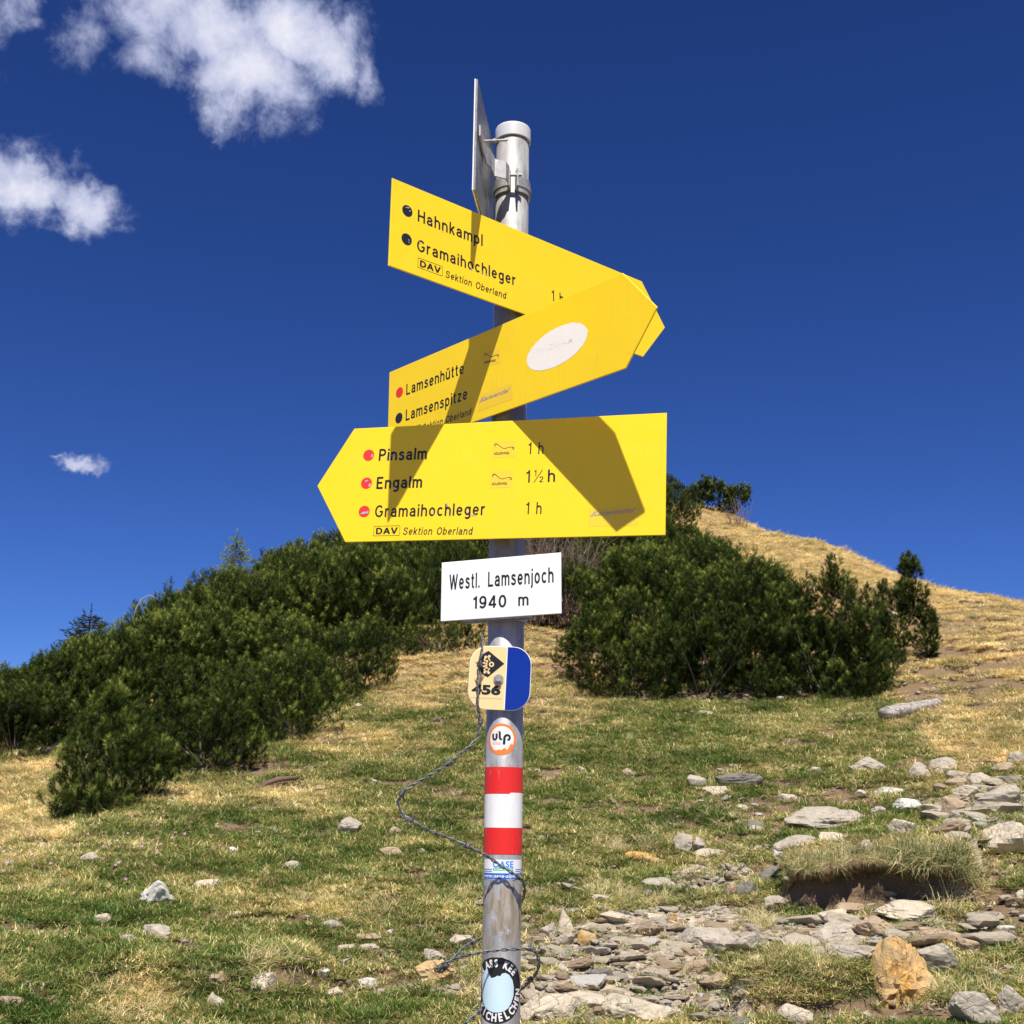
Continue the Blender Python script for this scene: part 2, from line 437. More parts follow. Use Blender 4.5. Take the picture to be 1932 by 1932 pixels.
M['pblue'] = simple('sticker_pale_blue', (.55, .72, .80), .45, var=.06)
M['sgreen'] = simple('sticker_green', (.05, .55, .38), .4, var=.05)
M['greyprint'] = simple('print_grey', (.33, .33, .34), .5, var=.1)
M['yel2'] = simple('sticker_yellow', (.90, .60, .03), .5, var=.03)
M['faint'] = simple('print_faint', (.90, .87, .82), .5, var=.03)
M['chip'] = simple('paint_chip_grey', (.42, .43, .42), .5, var=.2, scale=200)
M['offwhite'] = simple('sticker_remnant_white', (.88, .85, .78), .6, var=.03)

# ------------------------------------------------------------------ text
_tc = {}
def text2d(body, offset=0.0, shear=0, space=1.0):
    key = (body, offset, shear, space)
    if key in _tc: return _tc[key]
    cu = bpy.data.curves.new('t', 'FONT'); cu.body = body; cu.size = 1; cu.offset = offset; cu.shear = shear
    cu.space_character = space; cu.resolution_u = 5
    ob = bpy.data.objects.new('t', cu); COL.objects.link(ob)
    bpy.context.view_layer.update()
    me = bpy.data.meshes.new_from_object(ob.evaluated_get(bpy.context.evaluated_depsgraph_get()))
    V = np.array([v.co[:] for v in me.vertices]).reshape(-1, 3)[:, :2]; F = [tuple(p.vertices) for p in me.polygons]
    bpy.data.objects.remove(ob); bpy.data.curves.remove(cu); bpy.data.meshes.remove(me)
    _tc[key] = (V, F); return V, F
CAPH = text2d('H')[0][:, 1].max()
def fit_text(body, p0, p1, cap, offset=0.012, shear=0, space=1.08):
    """text from baseline point p0 to p1 with the given cap height"""
    V, F = text2d(body, offset, shear, space)
    p0 = np.array(p0, float); p1 = np.array(p1, float)
    e = p1 - p0; L = np.linalg.norm(e); e /= L; nrm = np.array([-e[1], e[0]])
    x0, x1 = V[:, 0].min(), V[:, 0].max(); sx_ = L / (x1 - x0); sy = cap / CAPH
    return p0 + (V[:, :1] - x0) * sx_ * e + V[:, 1:] * sy * nrm, F
def flat(name, V2, F, z, mat, parent, label=None):
    me = bpy.data.meshes.new(name)
    me.from_pydata([(x, y, z) for x, y in V2], [], F); me.update()
    o = link(name, me, mat, parent)
    if label: o['label'] = label
    if name == 'paint_chip' and len(F) > 1: o['kind'] = 'stuff'
    return o
def lines(name, items, z, mat, parent, label=None, k=.001):
    V, F, n = [], [], 0
    for it in items:
        v, f = it; V.append(np.asarray(v) * k); F += [tuple(i + n for i in q) for q in f]; n += len(v)
    return flat(name, np.concatenate(V), F, z, mat, parent, label)
def ell(cx, cy, rx, ry, n=28, tilt=0, jag=0, seed=0):
    r = np.random.default_rng(seed); th = np.arange(n) / n * 2 * np.pi
    j = 1 + jag * (r.random(n) - .5)
    x, y = rx * np.cos(th) * j, ry * np.sin(th) * j; c, s = math.cos(tilt), math.sin(tilt)
    return np.stack([cx + x * c - y * s, cy + x * s + y * c], 1), [tuple(range(n))]
def ring(cx, cy, r0, r1, n=32):
    th = np.arange(n) / n * 2 * np.pi; c = np.stack([np.cos(th), np.sin(th)], 1)
    return np.vstack([[cx, cy] + c * r0, [cx, cy] + c * r1]), [(i, (i + 1) % n, n + (i + 1) % n, n + i)[::-1] for i in range(n)]
def rect(x0, y0, x1, y1): return np.array([(x0, y0), (x1, y0), (x1, y1), (x0, y1)], float), [(0, 1, 2, 3)]
def poly(pts): return np.array(pts, float), [tuple(range(len(pts)))]
def stroke(pts, wd):
    pts = np.array(pts, float); t = np.gradient(pts, axis=0); t /= np.linalg.norm(t, axis=1)[:, None]
    n = np.stack([-t[:, 1], t[:, 0]], 1); wd = np.broadcast_to(wd, (len(pts),))[:, None] / 2
    m_ = len(pts); return np.vstack([pts + n * wd, pts - n * wd]), [(i, i + 1, m_ + i + 1, m_ + i)[::-1] for i in range(m_ - 1)]
def frame_rect(x0, y0, x1, y1, wd, r=3):
    P = []
    for cx, cy, a in ((x1 - r, y0 + r, -90), (x1 - r, y1 - r, 0), (x0 + r, y1 - r, 90), (x0 + r, y0 + r, 180)):
        for k in range(5): P.append((cx + r * math.cos(R_(a + k * 22.5)), cy + r * math.sin(R_(a + k * 22.5))))
    P = np.array(P); c = P.mean(0); n = len(P)
    I = np.array([(x + (wd if x < c[0] else -wd), y + (wd if y < c[1] else -wd)) for x, y in P])
    return np.vstack([P, I]), [(i, (i + 1) % n, n + (i + 1) % n, n + i) for i in range(n)]

# stroke lettering like engraved sign type: cap height 100, x-height 73
def _A(cx, cy, rx, ry, a0, a1, n=13): return [(cx + rx * math.cos(R_(q)), cy + ry * math.sin(R_(q))) for q in np.linspace(a0, a1, n)]
_o = _A(28, 36.5, 20.5, 29.5, 0, 360, 22)
GL = {
 'n': (54, [[(7, 0), (7, 73)], _A(27, 43, 20, 23, 180, 0) + [(47, 0)]]), 'h': (54, [[(7, 0), (7, 100)], _A(27, 43, 20, 23, 180, 0) + [(47, 0)]]),
 'm': (83, [[(7, 0), (7, 73)], _A(24, 46, 17, 20, 180, 0) + [(41, 0)], _A(58.5, 46, 17.5, 20, 180, 0) + [(76, 0)]]), 'r': (37, [[(7, 0), (7, 73)], _A(27, 43, 20, 23, 180, 70)]),
 'a': (55, [_A(27, 46, 18.5, 20, 165, 0) + [(45.5, 8), (49, 0)], [(45, 41), (30, 39)] + _A(26, 23, 19, 16, 110, 270) + [(36, 9), (45, 19)]]),
 'e': (55, [[(9, 37), (48, 37)], _A(28, 36.5, 20.5, 29.5, 2, 322, 20)]), 'o': (56, [_o]), 'c': (52, [_A(28, 36.5, 20.5, 29.5, 42, 318, 18)]),
 'g': (55, [_A(27, 38, 20, 28, 0, 360, 22), [(47.5, 73), (47.5, 0)] + _A(27.5, -4, 20, 17, 0, -150)]), 'p': (55, [[(7, 73), (7, -27)], _A(27.5, 36.5, 20, 29.5, 0, 360, 22)]),
 'b': (55, [[(7, 100), (7, 0)], _A(27.5, 36.5, 20, 29.5, 0, 360, 22)]), 'd': (55, [[(48, 100), (48, 0)], _A(27.5, 36.5, 20, 29.5, 0, 360, 22)]),
 'k': (50, [[(7, 0), (7, 100)], [(8, 26), (44, 73)], [(20, 42), (46, 0)]]), 'l': (14, [[(7, 0), (7, 100)]]), 'i': (14, [[(7, 0), (7, 73)], [(7, 85), (7, 100)]]),
 'j': (16, [[(9, 73), (9, -8)] + _A(-4, -8, 13, 12, 0, -90), [(9, 85), (9, 100)]]), 't': (34, [[(15, 94), (15, 17)] + _A(26, 17, 11, 10, 180, 270) + [(33, 7)], [(1, 67), (32, 67)]]),
 's': (51, [[(43, 55), (40, 61), (34, 65), (26, 66.5), (17, 65), (11, 60), (10, 53), (14, 46), (24, 41), (35, 36), (43, 30), (44, 21), (41, 13), (34, 8), (25, 6.5), (15, 8), (9, 13), (7, 19)]]),
 'u': (54, [[(7, 73)] + _A(27, 30, 20, 23, 180, 360) + [(47, 40)], [(47, 73), (47, 0)]]), 'z': (50, [[(4, 66), (46, 66)], [(43, 66), (7, 7)], [(4, 7), (47, 7)]]),
 'H': (66, [[(7, 0), (7, 100)], [(59, 0), (59, 100)], [(7, 51), (59, 51)]]), 'G': (74, [_A(38, 50, 31, 43, 42, 332, 24), [(66, 30), (66, 46)], [(42, 46), (72, 46)]]),
 'S': (66, [[(57, 70), (54, 81), (46, 90), (33, 93), (19, 91), (11, 83), (9, 73), (13, 63), (24, 57), (40, 50), (52, 43), (58, 33), (57, 21), (50, 11), (38, 7), (24, 7), (13, 12), (8, 22), (7, 30)]]),
 'O': (76, [_A(38, 50, 31, 43, 0, 360, 28)]), 'L': (54, [[(7, 0), (7, 100)], [(7, 7), (54, 7)]]), 'P': (62, [[(7, 0), (7, 100)], [(7, 93), (32, 93)] + _A(33, 70, 22, 23, 90, -90) + [(7, 47)]]),
 'E': (58, [[(7, 0), (7, 100)], [(7, 93), (56, 93)], [(7, 51), (50, 51)], [(7, 7), (57, 7)]]), 'W': (94, [[(5, 101), (26, 0)], [(26, 0), (47, 98)], [(47, 98), (68, 0)], [(68, 0), (89, 101)]]),
 'D': (70, [[(7, 0), (7, 100)], [(7, 93), (26, 93)] + _A(27, 50, 35, 43, 90, -90) + [(7, 7)]]), 'A': (72, [[(4, -1), (36, 99)], [(36, 99), (68, -1)], [(16, 32), (56, 32)]]), 'V': (70, [[(4, 101), (35, 1)], [(35, 1), (66, 101)]]),
 'R': (66, [[(7, 0), (7, 100)], [(7, 93), (32, 93)] + _A(34, 70, 22, 23, 90, -90) + [(7, 47)], [(36, 47), (61, 0)]]),
 '1': (34, [[(25, 0), (25, 100)], [(27, 99), (21, 86), (13, 80), (2, 78)]]), '9': (60, [_A(30, 66, 22, 27, 0, 360, 24), [(52, 66)] + _A(28, 46, 24, 39, 0, -140, 14)]), '4': (66, [[(46, 0), (46, 100)], [(46, 99), (5, 26)], [(2, 26), (64, 26)]]),
 '0': (62, [_A(31, 50, 23.5, 43, 0, 360, 26)]), '2': (58, [_A(29, 70, 21, 23, 170, -25) + [(8, 7)], [(4, 7), (53, 7)]]), '.': (14, [[(7, 0), (7, 15)]]), ' ': (34, [])}
GL['\u00fc'] = (54, GL['u'][1] + [[(17, 85), (17, 99)], [(37, 85), (37, 99)]])
def sign_text(body, p0, p1, cap, wt=14, shear=0, gap=17, fallback=None):
    items = []; x = 0
    for ch in body:
        w0, st = GL[ch]
        for s_ in st:
            P = np.array(s_, float); 
            if len(P) == 2 and ch not in 'zkWAV4': pass
            v, f = stroke(P, wt); v = v.copy(); v[:, 0] += x; items.append((v, f))
        x += w0 + gap
    x -= gap
    p0 = np.array(p0, float); p1 = np.array(p1, float); e = p1 - p0; L = np.linalg.norm(e); e /= L; nr = np.array([-e[1], e[0]]); out = []; V = []; F = []; Zs = []; n = 0
    for i, (v, f) in enumerate(items):
        q = p0 + ((v[:, :1] + shear * v[:, 1:]) * L / x) * e + v[:, 1:] * cap / 100 * nr
        V.append(np.column_stack([q, np.full(len(q), (i % 5) * .02)])); F += [tuple(k + n for k in g) for g in f]; n += len(q)
    return np.concatenate(V), F
def letters(items, z, mat, parent):
    for v, f in items:
        v = np.asarray(v, float) * .001
        if v.shape[1] == 2: v = np.column_stack([v, np.zeros(len(v))])
        me = bpy.data.meshes.new('lettering'); me.from_pydata([(p[0], p[1], p[2] + z) for p in v], [], f); me.update(); link('lettering', me, mat, parent)

# ------------------------------------------------------------------ signpost
PX, PY = -0.0074, 1.94805
post = empty('signpost', (PX, PY, 0), 'tall galvanised hiking signpost carrying yellow arrow signs in front of the meadow', 'signpost')
def child(name, me, mat, parent=post, label=None):
    o = link(name, me, mat, parent)
    if label: o['label'] = label
    return o
def lathe(prof, n=40):
    V = [(r * math.cos(2 * math.pi * i / n), r * math.sin(2 * math.pi * i / n), z) for r, z in prof for i in range(n)]
    F = [(j * n + i, j * n + (i + 1) % n, (j + 1) * n + (i + 1) % n, (j + 1) * n + i) for j in range(len(prof) - 1) for i in range(n)]
    F.append(tuple(range((len(prof) - 1) * n, len(prof) * n)))
    return V, F
def lathe_mesh(name, prof, n=40, smooth=True):
    V, F = lathe(prof, n); me = bpy.data.meshes.new(name); me.from_pydata(V, [], F); me.update()
    for p in me.polygons: p.use_smooth = smooth
    return me
child('pole', lathe_mesh('pole', [(.03, -.35), (.03, 1.2), (.03, EYE + 1.228)]), M['pole'])
zc = EYE + 1.2215
child('pole_cap', lathe_mesh('pole_cap', [(.0302, zc), (.0328, zc + .0002), (.0328, zc + .0012), (.0328, zc + .0235), (.0327, zc + .0252), (.0318, zc + .0270), (.0302, zc + .0278), (.0285, zc + .0281), (.02, zc + .0284), (.004, zc + .0287)]), M['cap'], label='pale grey plastic cap closing the pole')

def panel(name, label, yaw, z, outline, off, roll, mat, th=.003):
    n = Vector((math.sin(yaw), -math.cos(yaw), 0)); t0 = Vector((math.cos(yaw), math.sin(yaw), 0)); up = Vector((0, 0, 1))
    t = t0 * math.cos(roll) + up * math.sin(roll); u = -t0 * math.sin(roll) + up * math.cos(roll)
    bm = prism(outline, -th, 0, .0007)
    o = child(name, bm_mesh(name, bm), mat, label=label)
    q = n * off + Vector((0, 0, z + EYE))
    o.matrix_local = Matrix(((t.x, u.x, n.x, q.x), (t.y, u.y, n.y, q.y), (t.z, u.z, n.z, q.z), (0, 0, 0, 1)))
    return o
def clamp(parent, off, zl, wid=.075, h=.028):
    """strap round the pole with a channel behind the panel; in panel space"""
    bm = bmesh.new()
    box(bm, (0, zl, -.006), (wid * 2, h, .004)); box(bm, (0, zl + h / 2 - .001, -.009), (wid * 2, .002, .010)); box(bm, (0, zl - h / 2 + .001, -.009), (wid * 2, .002, .010))
    o = link('mounting_bracket', bm_mesh('mounting_bracket', bm), M['galv'], parent)
    bm = bmesh.new(); n = 28
    V = []
    for i in range(n):
        a = 2 * math.pi * i / n
        for r, y in ((.0305, -h / 2.4), (.0328, -h / 2.4), (.0328, h / 2.4), (.0305, h / 2.4)):
            V.append((r * math.sin(a), zl + y, -off + r * math.cos(a)))
    F = [(i * 4 + k, i * 4 + (k + 1) % 4, ((i + 1) % n) * 4 + (k + 1) % 4, ((i + 1) % n) * 4 + k) for i in range(n) for k in range(4)]
    add_poly(bm, V, F); bmesh.ops.recalc_face_normals(bm, faces=bm.faces)
    link('clamp', bm_mesh('clamp', bm), M['galv'], parent)
def dots(parent, items, r=9.5):
    for x, y, c, chips in items:
        v, f = ell(x, y, r, r, 30)
        d = flat('marker_dot', v * .001, f, .0002, M[c], parent, 'black route grade dot' if c != 'red' else 'red route grade dot')
        if chips:
            for a, b, ra, rb, tl in chips: lines('paint_chip', [ell(x + a, y + b, ra, rb, 9, tl, .6, int(a * 7 + b * 3 + 90))], .0006, M['chip'], parent)
def dav(x0, y0, x1, y1):
    return [frame_rect(x0, y0, x1, y1, .7, 2), sign_text('DAV', (x0 + 5, y0 + 3.4), (x1 - 5, y0 + 3.4), (y1 - y0) - 6.8, 21, 0, 16)]

# sign 1: top, pointing right
L, Rr, H, tp = -286.1, 292.7, 156.3, 62.5
s1 = panel('direction_sign', 'top yellow arrow sign reading Hahnkampl, pointing right', .6876, .94367, [(x * .001, y * .001) for x, y in
     [(L, -H/2), (Rr, -H/2), (Rr + tp, 0), (Rr, H/2), (L, H/2)]], .0412, .0005, M['yellow'])
letters([sign_text('Hahnkampl', (-233.4, 18.6), (-97.6, 20), 21.6, 15), sign_text('Gramaihochleger', (-232.7, -34.4), (-22.8, -30.8), 21, 15),
      sign_text('Sektion Oberland', (-174.4, -63), (-44.6, -62.5), 12.8, 13, .12, 15), sign_text('1 h', (61, -33.3), (90, -32.5), 21.3, 12.5)] + dav(-230.4, -63.4, -180, -45.6), .0002, M['black'], s1)
dots(s1, [(-254.6, 29.7, 'dotblack', [(1, 6, 2.6, 1.1, .2), (5, 1.5, 1.6, .9, .8), (-3, 5, 1.3, .7, 0)]), (-253.8, -21.2, 'dotblack', [(4, 0, 1.6, .8, 0), (5, -4, 1.4, 1, 0)])], 10.2)
lines('paint_chip', [ell(-183, 18, 1.6, 1.8, 8, 0, .5, 3), ell(-139, 20, 1.4, 1.1, 8, 0, .5, 4), ell(-205, 26, .9, 1.6, 8, 0, .5, 5), ell(-120, -31, 1.7, 2.3, 8, 0, .7, 6),
      ell(-147, -14, 1.2, 1.2, 8, 0, .5, 7), ell(-98, -30, 1.1, 2.6, 8, 0, .5, 8), ell(-228, -18, 1.0, 2.4, 8, .4, .5, 9), ell(-89, -30, 1.0, 1.4, 8, .4, .5, 9)], .0004, M['chip'], s1)
clamp(s1, .0412, .02)

# sign 2: middle, pointing right
L, Rr, H, tp = -278.6, 293.8, 161.3, 64.8
s2 = panel('direction_sign', 'middle yellow arrow sign reading Lamsenhütte with a white oval remnant', -.782, .75866, [(x * .001, y * .001) for x, y in
     [(L, -H/2), (Rr, -H/2), (Rr + tp, 0), (Rr, H/2), (L, H/2)]], .0431, .0238, M['yellow'])
letters([sign_text('Lamsenhütte', (-227.3, 19.8), (-71.1, 17.5), 22, 15), sign_text('Lamsenspitze', (-227.3, -30.8), (-61.9, -33.6), 21.8, 15),
      sign_text('Sektion Oberland', (-179.4, -63), (-52.4, -65.4), 13, 13, .12, 15)] + dav(-232, -66.5, -184.5, -48.2), .0002, M['black'], s2)
dots(s2, [(-246.9, 30.9, 'red', None), (-246.8, -20.2, 'dotblack', None)], 10.2)
lines('paint_chip', [ell(-72, -25, 1.5, 1.8, 8, 0, .6, 2), ell(-66, -29, 1.2, 1.0, 8, 0, .6, 3)], .0004, M['chip'], s2)
def adler(parent, x0, y0, x1, y1, sl=0):
    w_, h_ = x1 - x0, y1 - y0
    st = lines('sticker', [poly([(x0, y0), (x1, y0 + sl), (x1, y1 + sl), (x0, y1)])], .00015, M['yel2'], parent, 'small trail sticker with an eagle line')
    pt = lambda a, b: (x0 + a * w_, y0 + b * h_ + sl * a)
    sq = stroke([pt(.13, .66), pt(.09, .76), pt(.13, .84), pt(.22, .80), pt(.34, .66), pt(.46, .55), pt(.56, .53), pt(.68, .58), pt(.82, .60), pt(.91, .58), pt(.93, .50), pt(.86, .44)],
                np.array([.4, 1.6, 1.6, 1.0, .7, .7, .8, .7, .7, 1.6, 1.6, .4]))
    letters([sq, fit_text('ADLERWEG', pt(.07, .18), pt(.74, .18), h_ * .14, .02)], .0004, M['black'], parent)
def karwendel(parent, x0, y0, x1, y1, tx0, tx1, ty0, ty1, cap):
    st = lines('sticker', [rect(x0, y0, x1, y1)], .00015, M['yel2'], parent, 'pale yellow nature park sticker with grey script')
    letters([fit_text('Karwendel', (tx0, ty0), (tx1, ty1), cap * .85, .006, .6, 1.05), stroke([(tx0 - 2, ty0 - 1), (tx0 + 10, ty0 + 1.2), (tx0 + 30, ty0)], .6)], .0004, M['greyprint'], parent)
adler(s2, -22, 16, 19.4, 43.5, -6)
karwendel(s2, -34, -64, 49, -35, -30, 44, -48, -49, 9)
ov = lines('sticker_remnant', [ell(151, -1, 68, 33.5, 90, .09, .035, 5)], .0002, M['offwhite'], s2, 'white oval left by a worn sticker')
letters([fit_text('WIGWAM', (107, 1), (187, -3), 9.5, .02, 0, 1.2)], .0004, M['faint'], s2)
lines('crease', [rect(137, -33, 137.5, 32)], .0003, M['faint'], s2); lines('crease', [rect(172, -29, 172.5, 33)], .0003, M['faint'], s2)
clamp(s2, .0431, -.02)

# sign 3: lowest, pointing left
L, Rr, H, tp = -270.1, 278.8, 203.8, 61.4
s3 = panel('direction_sign', 'largest yellow arrow sign reading Pinsalm, Engalm and Gramaihochleger, pointing left', -.2828, .55978, [(x * .001, y * .001) for x, y in
     [(L, -H/2), (Rr, -H/2), (Rr, H/2), (L, H/2), (L - tp, 0)]], .0521, -.0323, M['yellow'])
half = [sign_text('1', (46, -7.8), (53.5, -7.8), 21.3, 12.5), sign_text('1', (60, 3.5), (64, 3.5), 10, 13), stroke([(60, -7.8), (74, 13.5)], 1.2), sign_text('2', (69, -7.8), (76, -7.8), 10, 14), sign_text('h', (83.5, -7.8), (96, -7.8), 21.3, 14)]
letters([sign_text('Pinsalm', (-219.3, 41), (-131.4, 40), 21.2, 17), sign_text('Engalm', (-219.7, -9.4), (-136.8, -9.9), 21.2, 17),
      sign_text('Gramaihochleger', (-218.9, -59.5), (-22, -61.2), 21.2, 15), sign_text('Sektion Oberland', (-165.6, -91.5), (-42.7, -94), 13, 13, .12, 15),
      sign_text('1 h', (47.8, 41.5), (74.4, 41.1), 20.5, 12.5), sign_text('1 h', (48.2, -61.5), (75.1, -62), 20.5, 12.5)] + half + dav(-219, -92.6, -171, -75), .0002, M['black'], s3)
dots(s3, [(-238.8, 51.9, 'red', [(7, -1, 1.6, 4, 0)]), (-238.8, 1.6, 'red', [(6.5, -3.5, 2, 3.4, 0), (0, 4, 3.4, 1.3, .3)]), (-239, -48.7, 'red', [(-1, -3, 5, 2.2, .3), (6.5, -1.5, 1.7, 2.8, 0)])], 10.2)
lines('paint_chip', [ell(-205, 44, .9, 5, 8, 0, .5, 3), ell(-192, 50, 4, 1.4, 8, .2, .6, 4), ell(-178, 46, 1.5, 2.6, 8, .2, .6, 4), ell(-187, -8, 3.2, 1.2, 8, -.5, .6, 5), ell(-113, -54, .8, 4.2, 8, 0, .6, 6),
      ell(-89, -43, 1.8, 2.4, 8, .6, .6, 7), ell(-82, -60, 1, 1.4, 8, 0, .6, 8), ell(-42, -60.5, 3.4, 1.3, 8, 0, .6, 9)], .0004, M['chip'], s3)
adler(s3, -14.5, 37.8, 25.6, 67)
adler(s3, -15.5, -15, 24, 13.8)
karwendel(s3, 154, -85, 235, -55, 158, 231, -67.5, -63.5, 9)
clamp(s3, .0521, .03)

# name plate
s4 = panel('name_plate', 'white name plate reading Westl. Lamsenjoch 1940 m', -.38313, .37741, [(x * .001, y * .001) for x, y in
     [(-98.7, -49.7), (112.6, -49.7), (112.6, 49.7), (-98.7, 49.7)]], .046, .01, M['white'])
letters([sign_text('Westl.', (-83.5, 2.3), (-29, 2.1), 25.6, 15.5), sign_text('Lamsenjoch', (-14, 2.4), (100, 1.4), 25, 15.5),
      sign_text('1940', (-40.5, -32.4), (18.2, -33.4), 20.5, 16.5), sign_text('m', (39.3, -33), (57, -33), 20.5, 15)], .0002, M['black'], s4)
clamp(s4, .046, -.040, .062)

# sign 0: seen edge-on at the top
P0 = np.array([-.06800, 1.776, 1.02665])
rr = ray(910.5, 406.5); q = rr * (P0[2] / rr[2]); dv = (q - P0)[:2]; yaw0 = math.atan2(dv[1], dv[0])
ln0 = .36
s0 = child('direction_sign', bm_mesh('direction_sign', prism([(0, 0), (ln0, 0), (ln0 + .03, .1), (ln0, .2105), (0, .2105)], -.0035, 0, .0007)), [M['dull']], label='white-edged metal sign at the top seen edge-on')
t0 = Vector((math.cos(yaw0), math.sin(yaw0), 0)); n0 = Vector((-t0.y, t0.x, 0))
s0.matrix_local = Matrix(((t0.x, 0, -n0.x, P0[0] - PX), (t0.y, 0, -n0.y, P0[1] - PY), (0, 1, 0, P0[2] + EYE), (0, 0, 0, 1)))
# its painted front sheet is on the left side
bmf = prism([(-.0008, -.0008), (ln0, -.0008), (ln0 + .031, .1), (ln0, .2113), (-.0008, .2113)], -.0060, -.0036, .0004)
link('sign_face', bm_mesh('sign_face', bmf), M['pwhite'], s0)
# clamp with flanges and bracket arm
zk = EYE + 1.106
bm = bmesh.new()
def curved_band(bm, r0, r1, z0, z1, a0, a1, n=36):
    V = []
    for i in range(n + 1):
        a = a0 + (a1 - a0) * i / n
        for r, z in ((r0, z0), (r1, z0), (r1, z1), (r0, z1)): V.append((r * math.sin(a), -r * math.cos(a), z))
    F = [(i * 4 + k, i * 4 + (k + 1) % 4, (i + 1) * 4 + (k + 1) % 4, (i + 1) * 4 + k) for i in range(n) for k in range(4)] + [(0, 1, 2, 3), (n * 4, n * 4 + 1, n * 4 + 2, n * 4 + 3)]
    add_poly(bm, V, F)
ga = R_(2)
curved_band(bm, .0305, .0335, zk, zk + .030, ga + .13, ga + 2 * math.pi - .13)
curved_band(bm, .0336, .0352, zk + .010, zk + .017, ga + .16, ga + 2 * math.pi - .16)
for sgn in (-1, 1):
    a = ga + sgn * .15; c = Vector((math.sin(a) * .042, -math.cos(a) * .042, zk + .017))
    box(bm, c, (.0028, .022, .034), Matrix.Rotation(a, 3, 'Z'))
bmesh.ops.recalc_face_normals(bm, faces=bm.faces)
cl = child('clamp', bm_mesh('clamp', bm), M['galv'], label='ridged clamp ring near the pole top')
def bolt(parent, p0, p1, r=.0028, nut_at=.6, name='bolt'):
    p0, p1 = Vector(p0), Vector(p1); d = (p1 - p0); q = d.to_track_quat('Z', 'Y').to_matrix().to_4x4(); bm = bmesh.new()
    bmesh.ops.create_cone(bm, cap_ends=True, segments=14, radius1=r, radius2=r, depth=d.length, matrix=Matrix.Translation((p0 + p1) / 2) @ q)
    bmesh.ops.create_cone(bm, cap_ends=True, segments=6, radius1=r * 2, radius2=r * 2, depth=.005, matrix=Matrix.Translation(p0 + d * nut_at) @ q)
    return link(name, bm_mesh(name, bm), M['galv'], parent)
bolt(cl, (-.010, -.047, zk + .022), (.017, -.0475, zk + .0225), nut_at=.72)
# bracket strip: flange on the clamp -> arm -> long strip riveted along the sign back
def strip(pts, hgts, th):
    V = []; n = len(pts); P = np.array(pts, float); tg = np.gradient(P[:, :2], axis=0); tg /= np.linalg.norm(tg, axis=1)[:, None]
    for i in range(n):
        nx, ny = -tg[i][1] * th / 2, tg[i][0] * th / 2
        for sx_, z in ((-1, -hgts[i] / 2), (1, -hgts[i] / 2), (1, hgts[i] / 2), (-1, hgts[i] / 2)):
            V.append((P[i][0] + sx_ * nx, P[i][1] + sx_ * ny, P[i][2] + z))
    F = [(i * 4 + k, i * 4 + (k + 1) % 4, (i + 1) * 4 + (k + 1) % 4, (i + 1) * 4 + k) for i in range(n - 1) for k in range(4)] + [(0, 1, 2, 3), (n * 4 - 4, n * 4 - 3, n * 4 - 2, n * 4 - 1)]
    bm = bmesh.new(); add_poly(bm, V, F); bmesh.ops.recalc_face_normals(bm, faces=bm.faces); return bm
SP = lambda u, v, o: np.array([P0[0] - PX, P0[1] - PY, P0[2] + EYE]) + np.array([t0.x, t0.y, 0]) * u + np.array([-n0.x, -n0.y, 0]) * o + np.array([0, 0, v])
a_ = SP(.085, .105, .004); b_ = SP(.125, .105, .006)
pts = [SP(.01, .118, .0035), SP(.05, .118, .0035), SP(.088, .118, .004), SP(.098, .117, .010), (-.0320, -.062, zk + .028), (-.012, -.060, zk + .024), (-.0068, -.052, zk + .020), (-.0062, -.034, zk + .017)]
arm = child('mounting_bracket', bm_mesh('mounting_bracket', strip(pts, [.02, .03, .034, .034, .034, .034, .033, .031], .0028)), M['galv'], label='bent bracket arm joining the edge-on sign to the clamp')
bolt(arm, SP(.06, .128, 0), SP(.06, .128, .045), r=.0022, nut_at=.5)

# painted bands on the pole (thin shells)
def shell(name, z0, z1, mat, r=.0304, parent=post, label=None, notch=None):
    n = 64; V, F = [], []
    for i in range(n):
        a = 2 * math.pi * i / n
        zt = z1 if notch is None or not (notch[0] < math.degrees(a if a < math.pi else a - 2 * math.pi) < notch[1]) else z1 + notch[2]
        for z in (z0, zt): V.append((r * math.sin(a), -r * math.cos(a), z))
    F = [(2 * i, 2 * ((i + 1) % n), 2 * ((i + 1) % n) + 1, 2 * i + 1) for i in range(n)]
    me = bpy.data.meshes.new(name); me.from_pydata(V, [], F); me.update()
    for p in me.polygons: p.use_smooth = True
    return child(name, me, mat, parent, label)
shell('painted_band', EYE + .0505, EYE + .092, M['pred'], label='upper red paint band')
shell('painted_band', EYE - .001, EYE + .0502, M['bwhite'], .03045, label='white paint band between the red ones', notch=(22, 89, .0022))
shell('painted_band', EYE - .041, EYE - .0013, M['pred'], label='lower red paint band')

# stickers wrapped on the pole. Coordinates in mm: s along the circumference from the front, v up
def wrap(name, items, r, zc_, mat, parent, label=None, th0=0.0, maxe=3.0):
    bm = bmesh.new()
    for V, F in items:
        vs = [bm.verts.new((x, y, 0)) for x, y in np.asarray(V)]
        for f in F:
            f = list(dict.fromkeys(f))
            try: bm.faces.new([vs[i] for i in f])
            except ValueError: pass
    bmesh.ops.triangulate(bm, faces=bm.faces)
    for _ in range(5):
        es = [e for e in bm.edges if abs(e.verts[0].co.x - e.verts[1].co.x) > maxe]
        if not es: break
        bmesh.ops.subdivide_edges(bm, edges=es, cuts=1); bmesh.ops.triangulate(bm, faces=bm.faces)
    for v in bm.verts:
        a = th0 + v.co.x / 30.0; y = v.co.y
        v.co = (r * math.sin(a), -r * math.cos(a), zc_ + y * .001)
    bmesh.ops.recalc_face_normals(bm, faces=bm.faces)
    o = child(name, bm_mesh(name, bm), mat, parent, label); return o
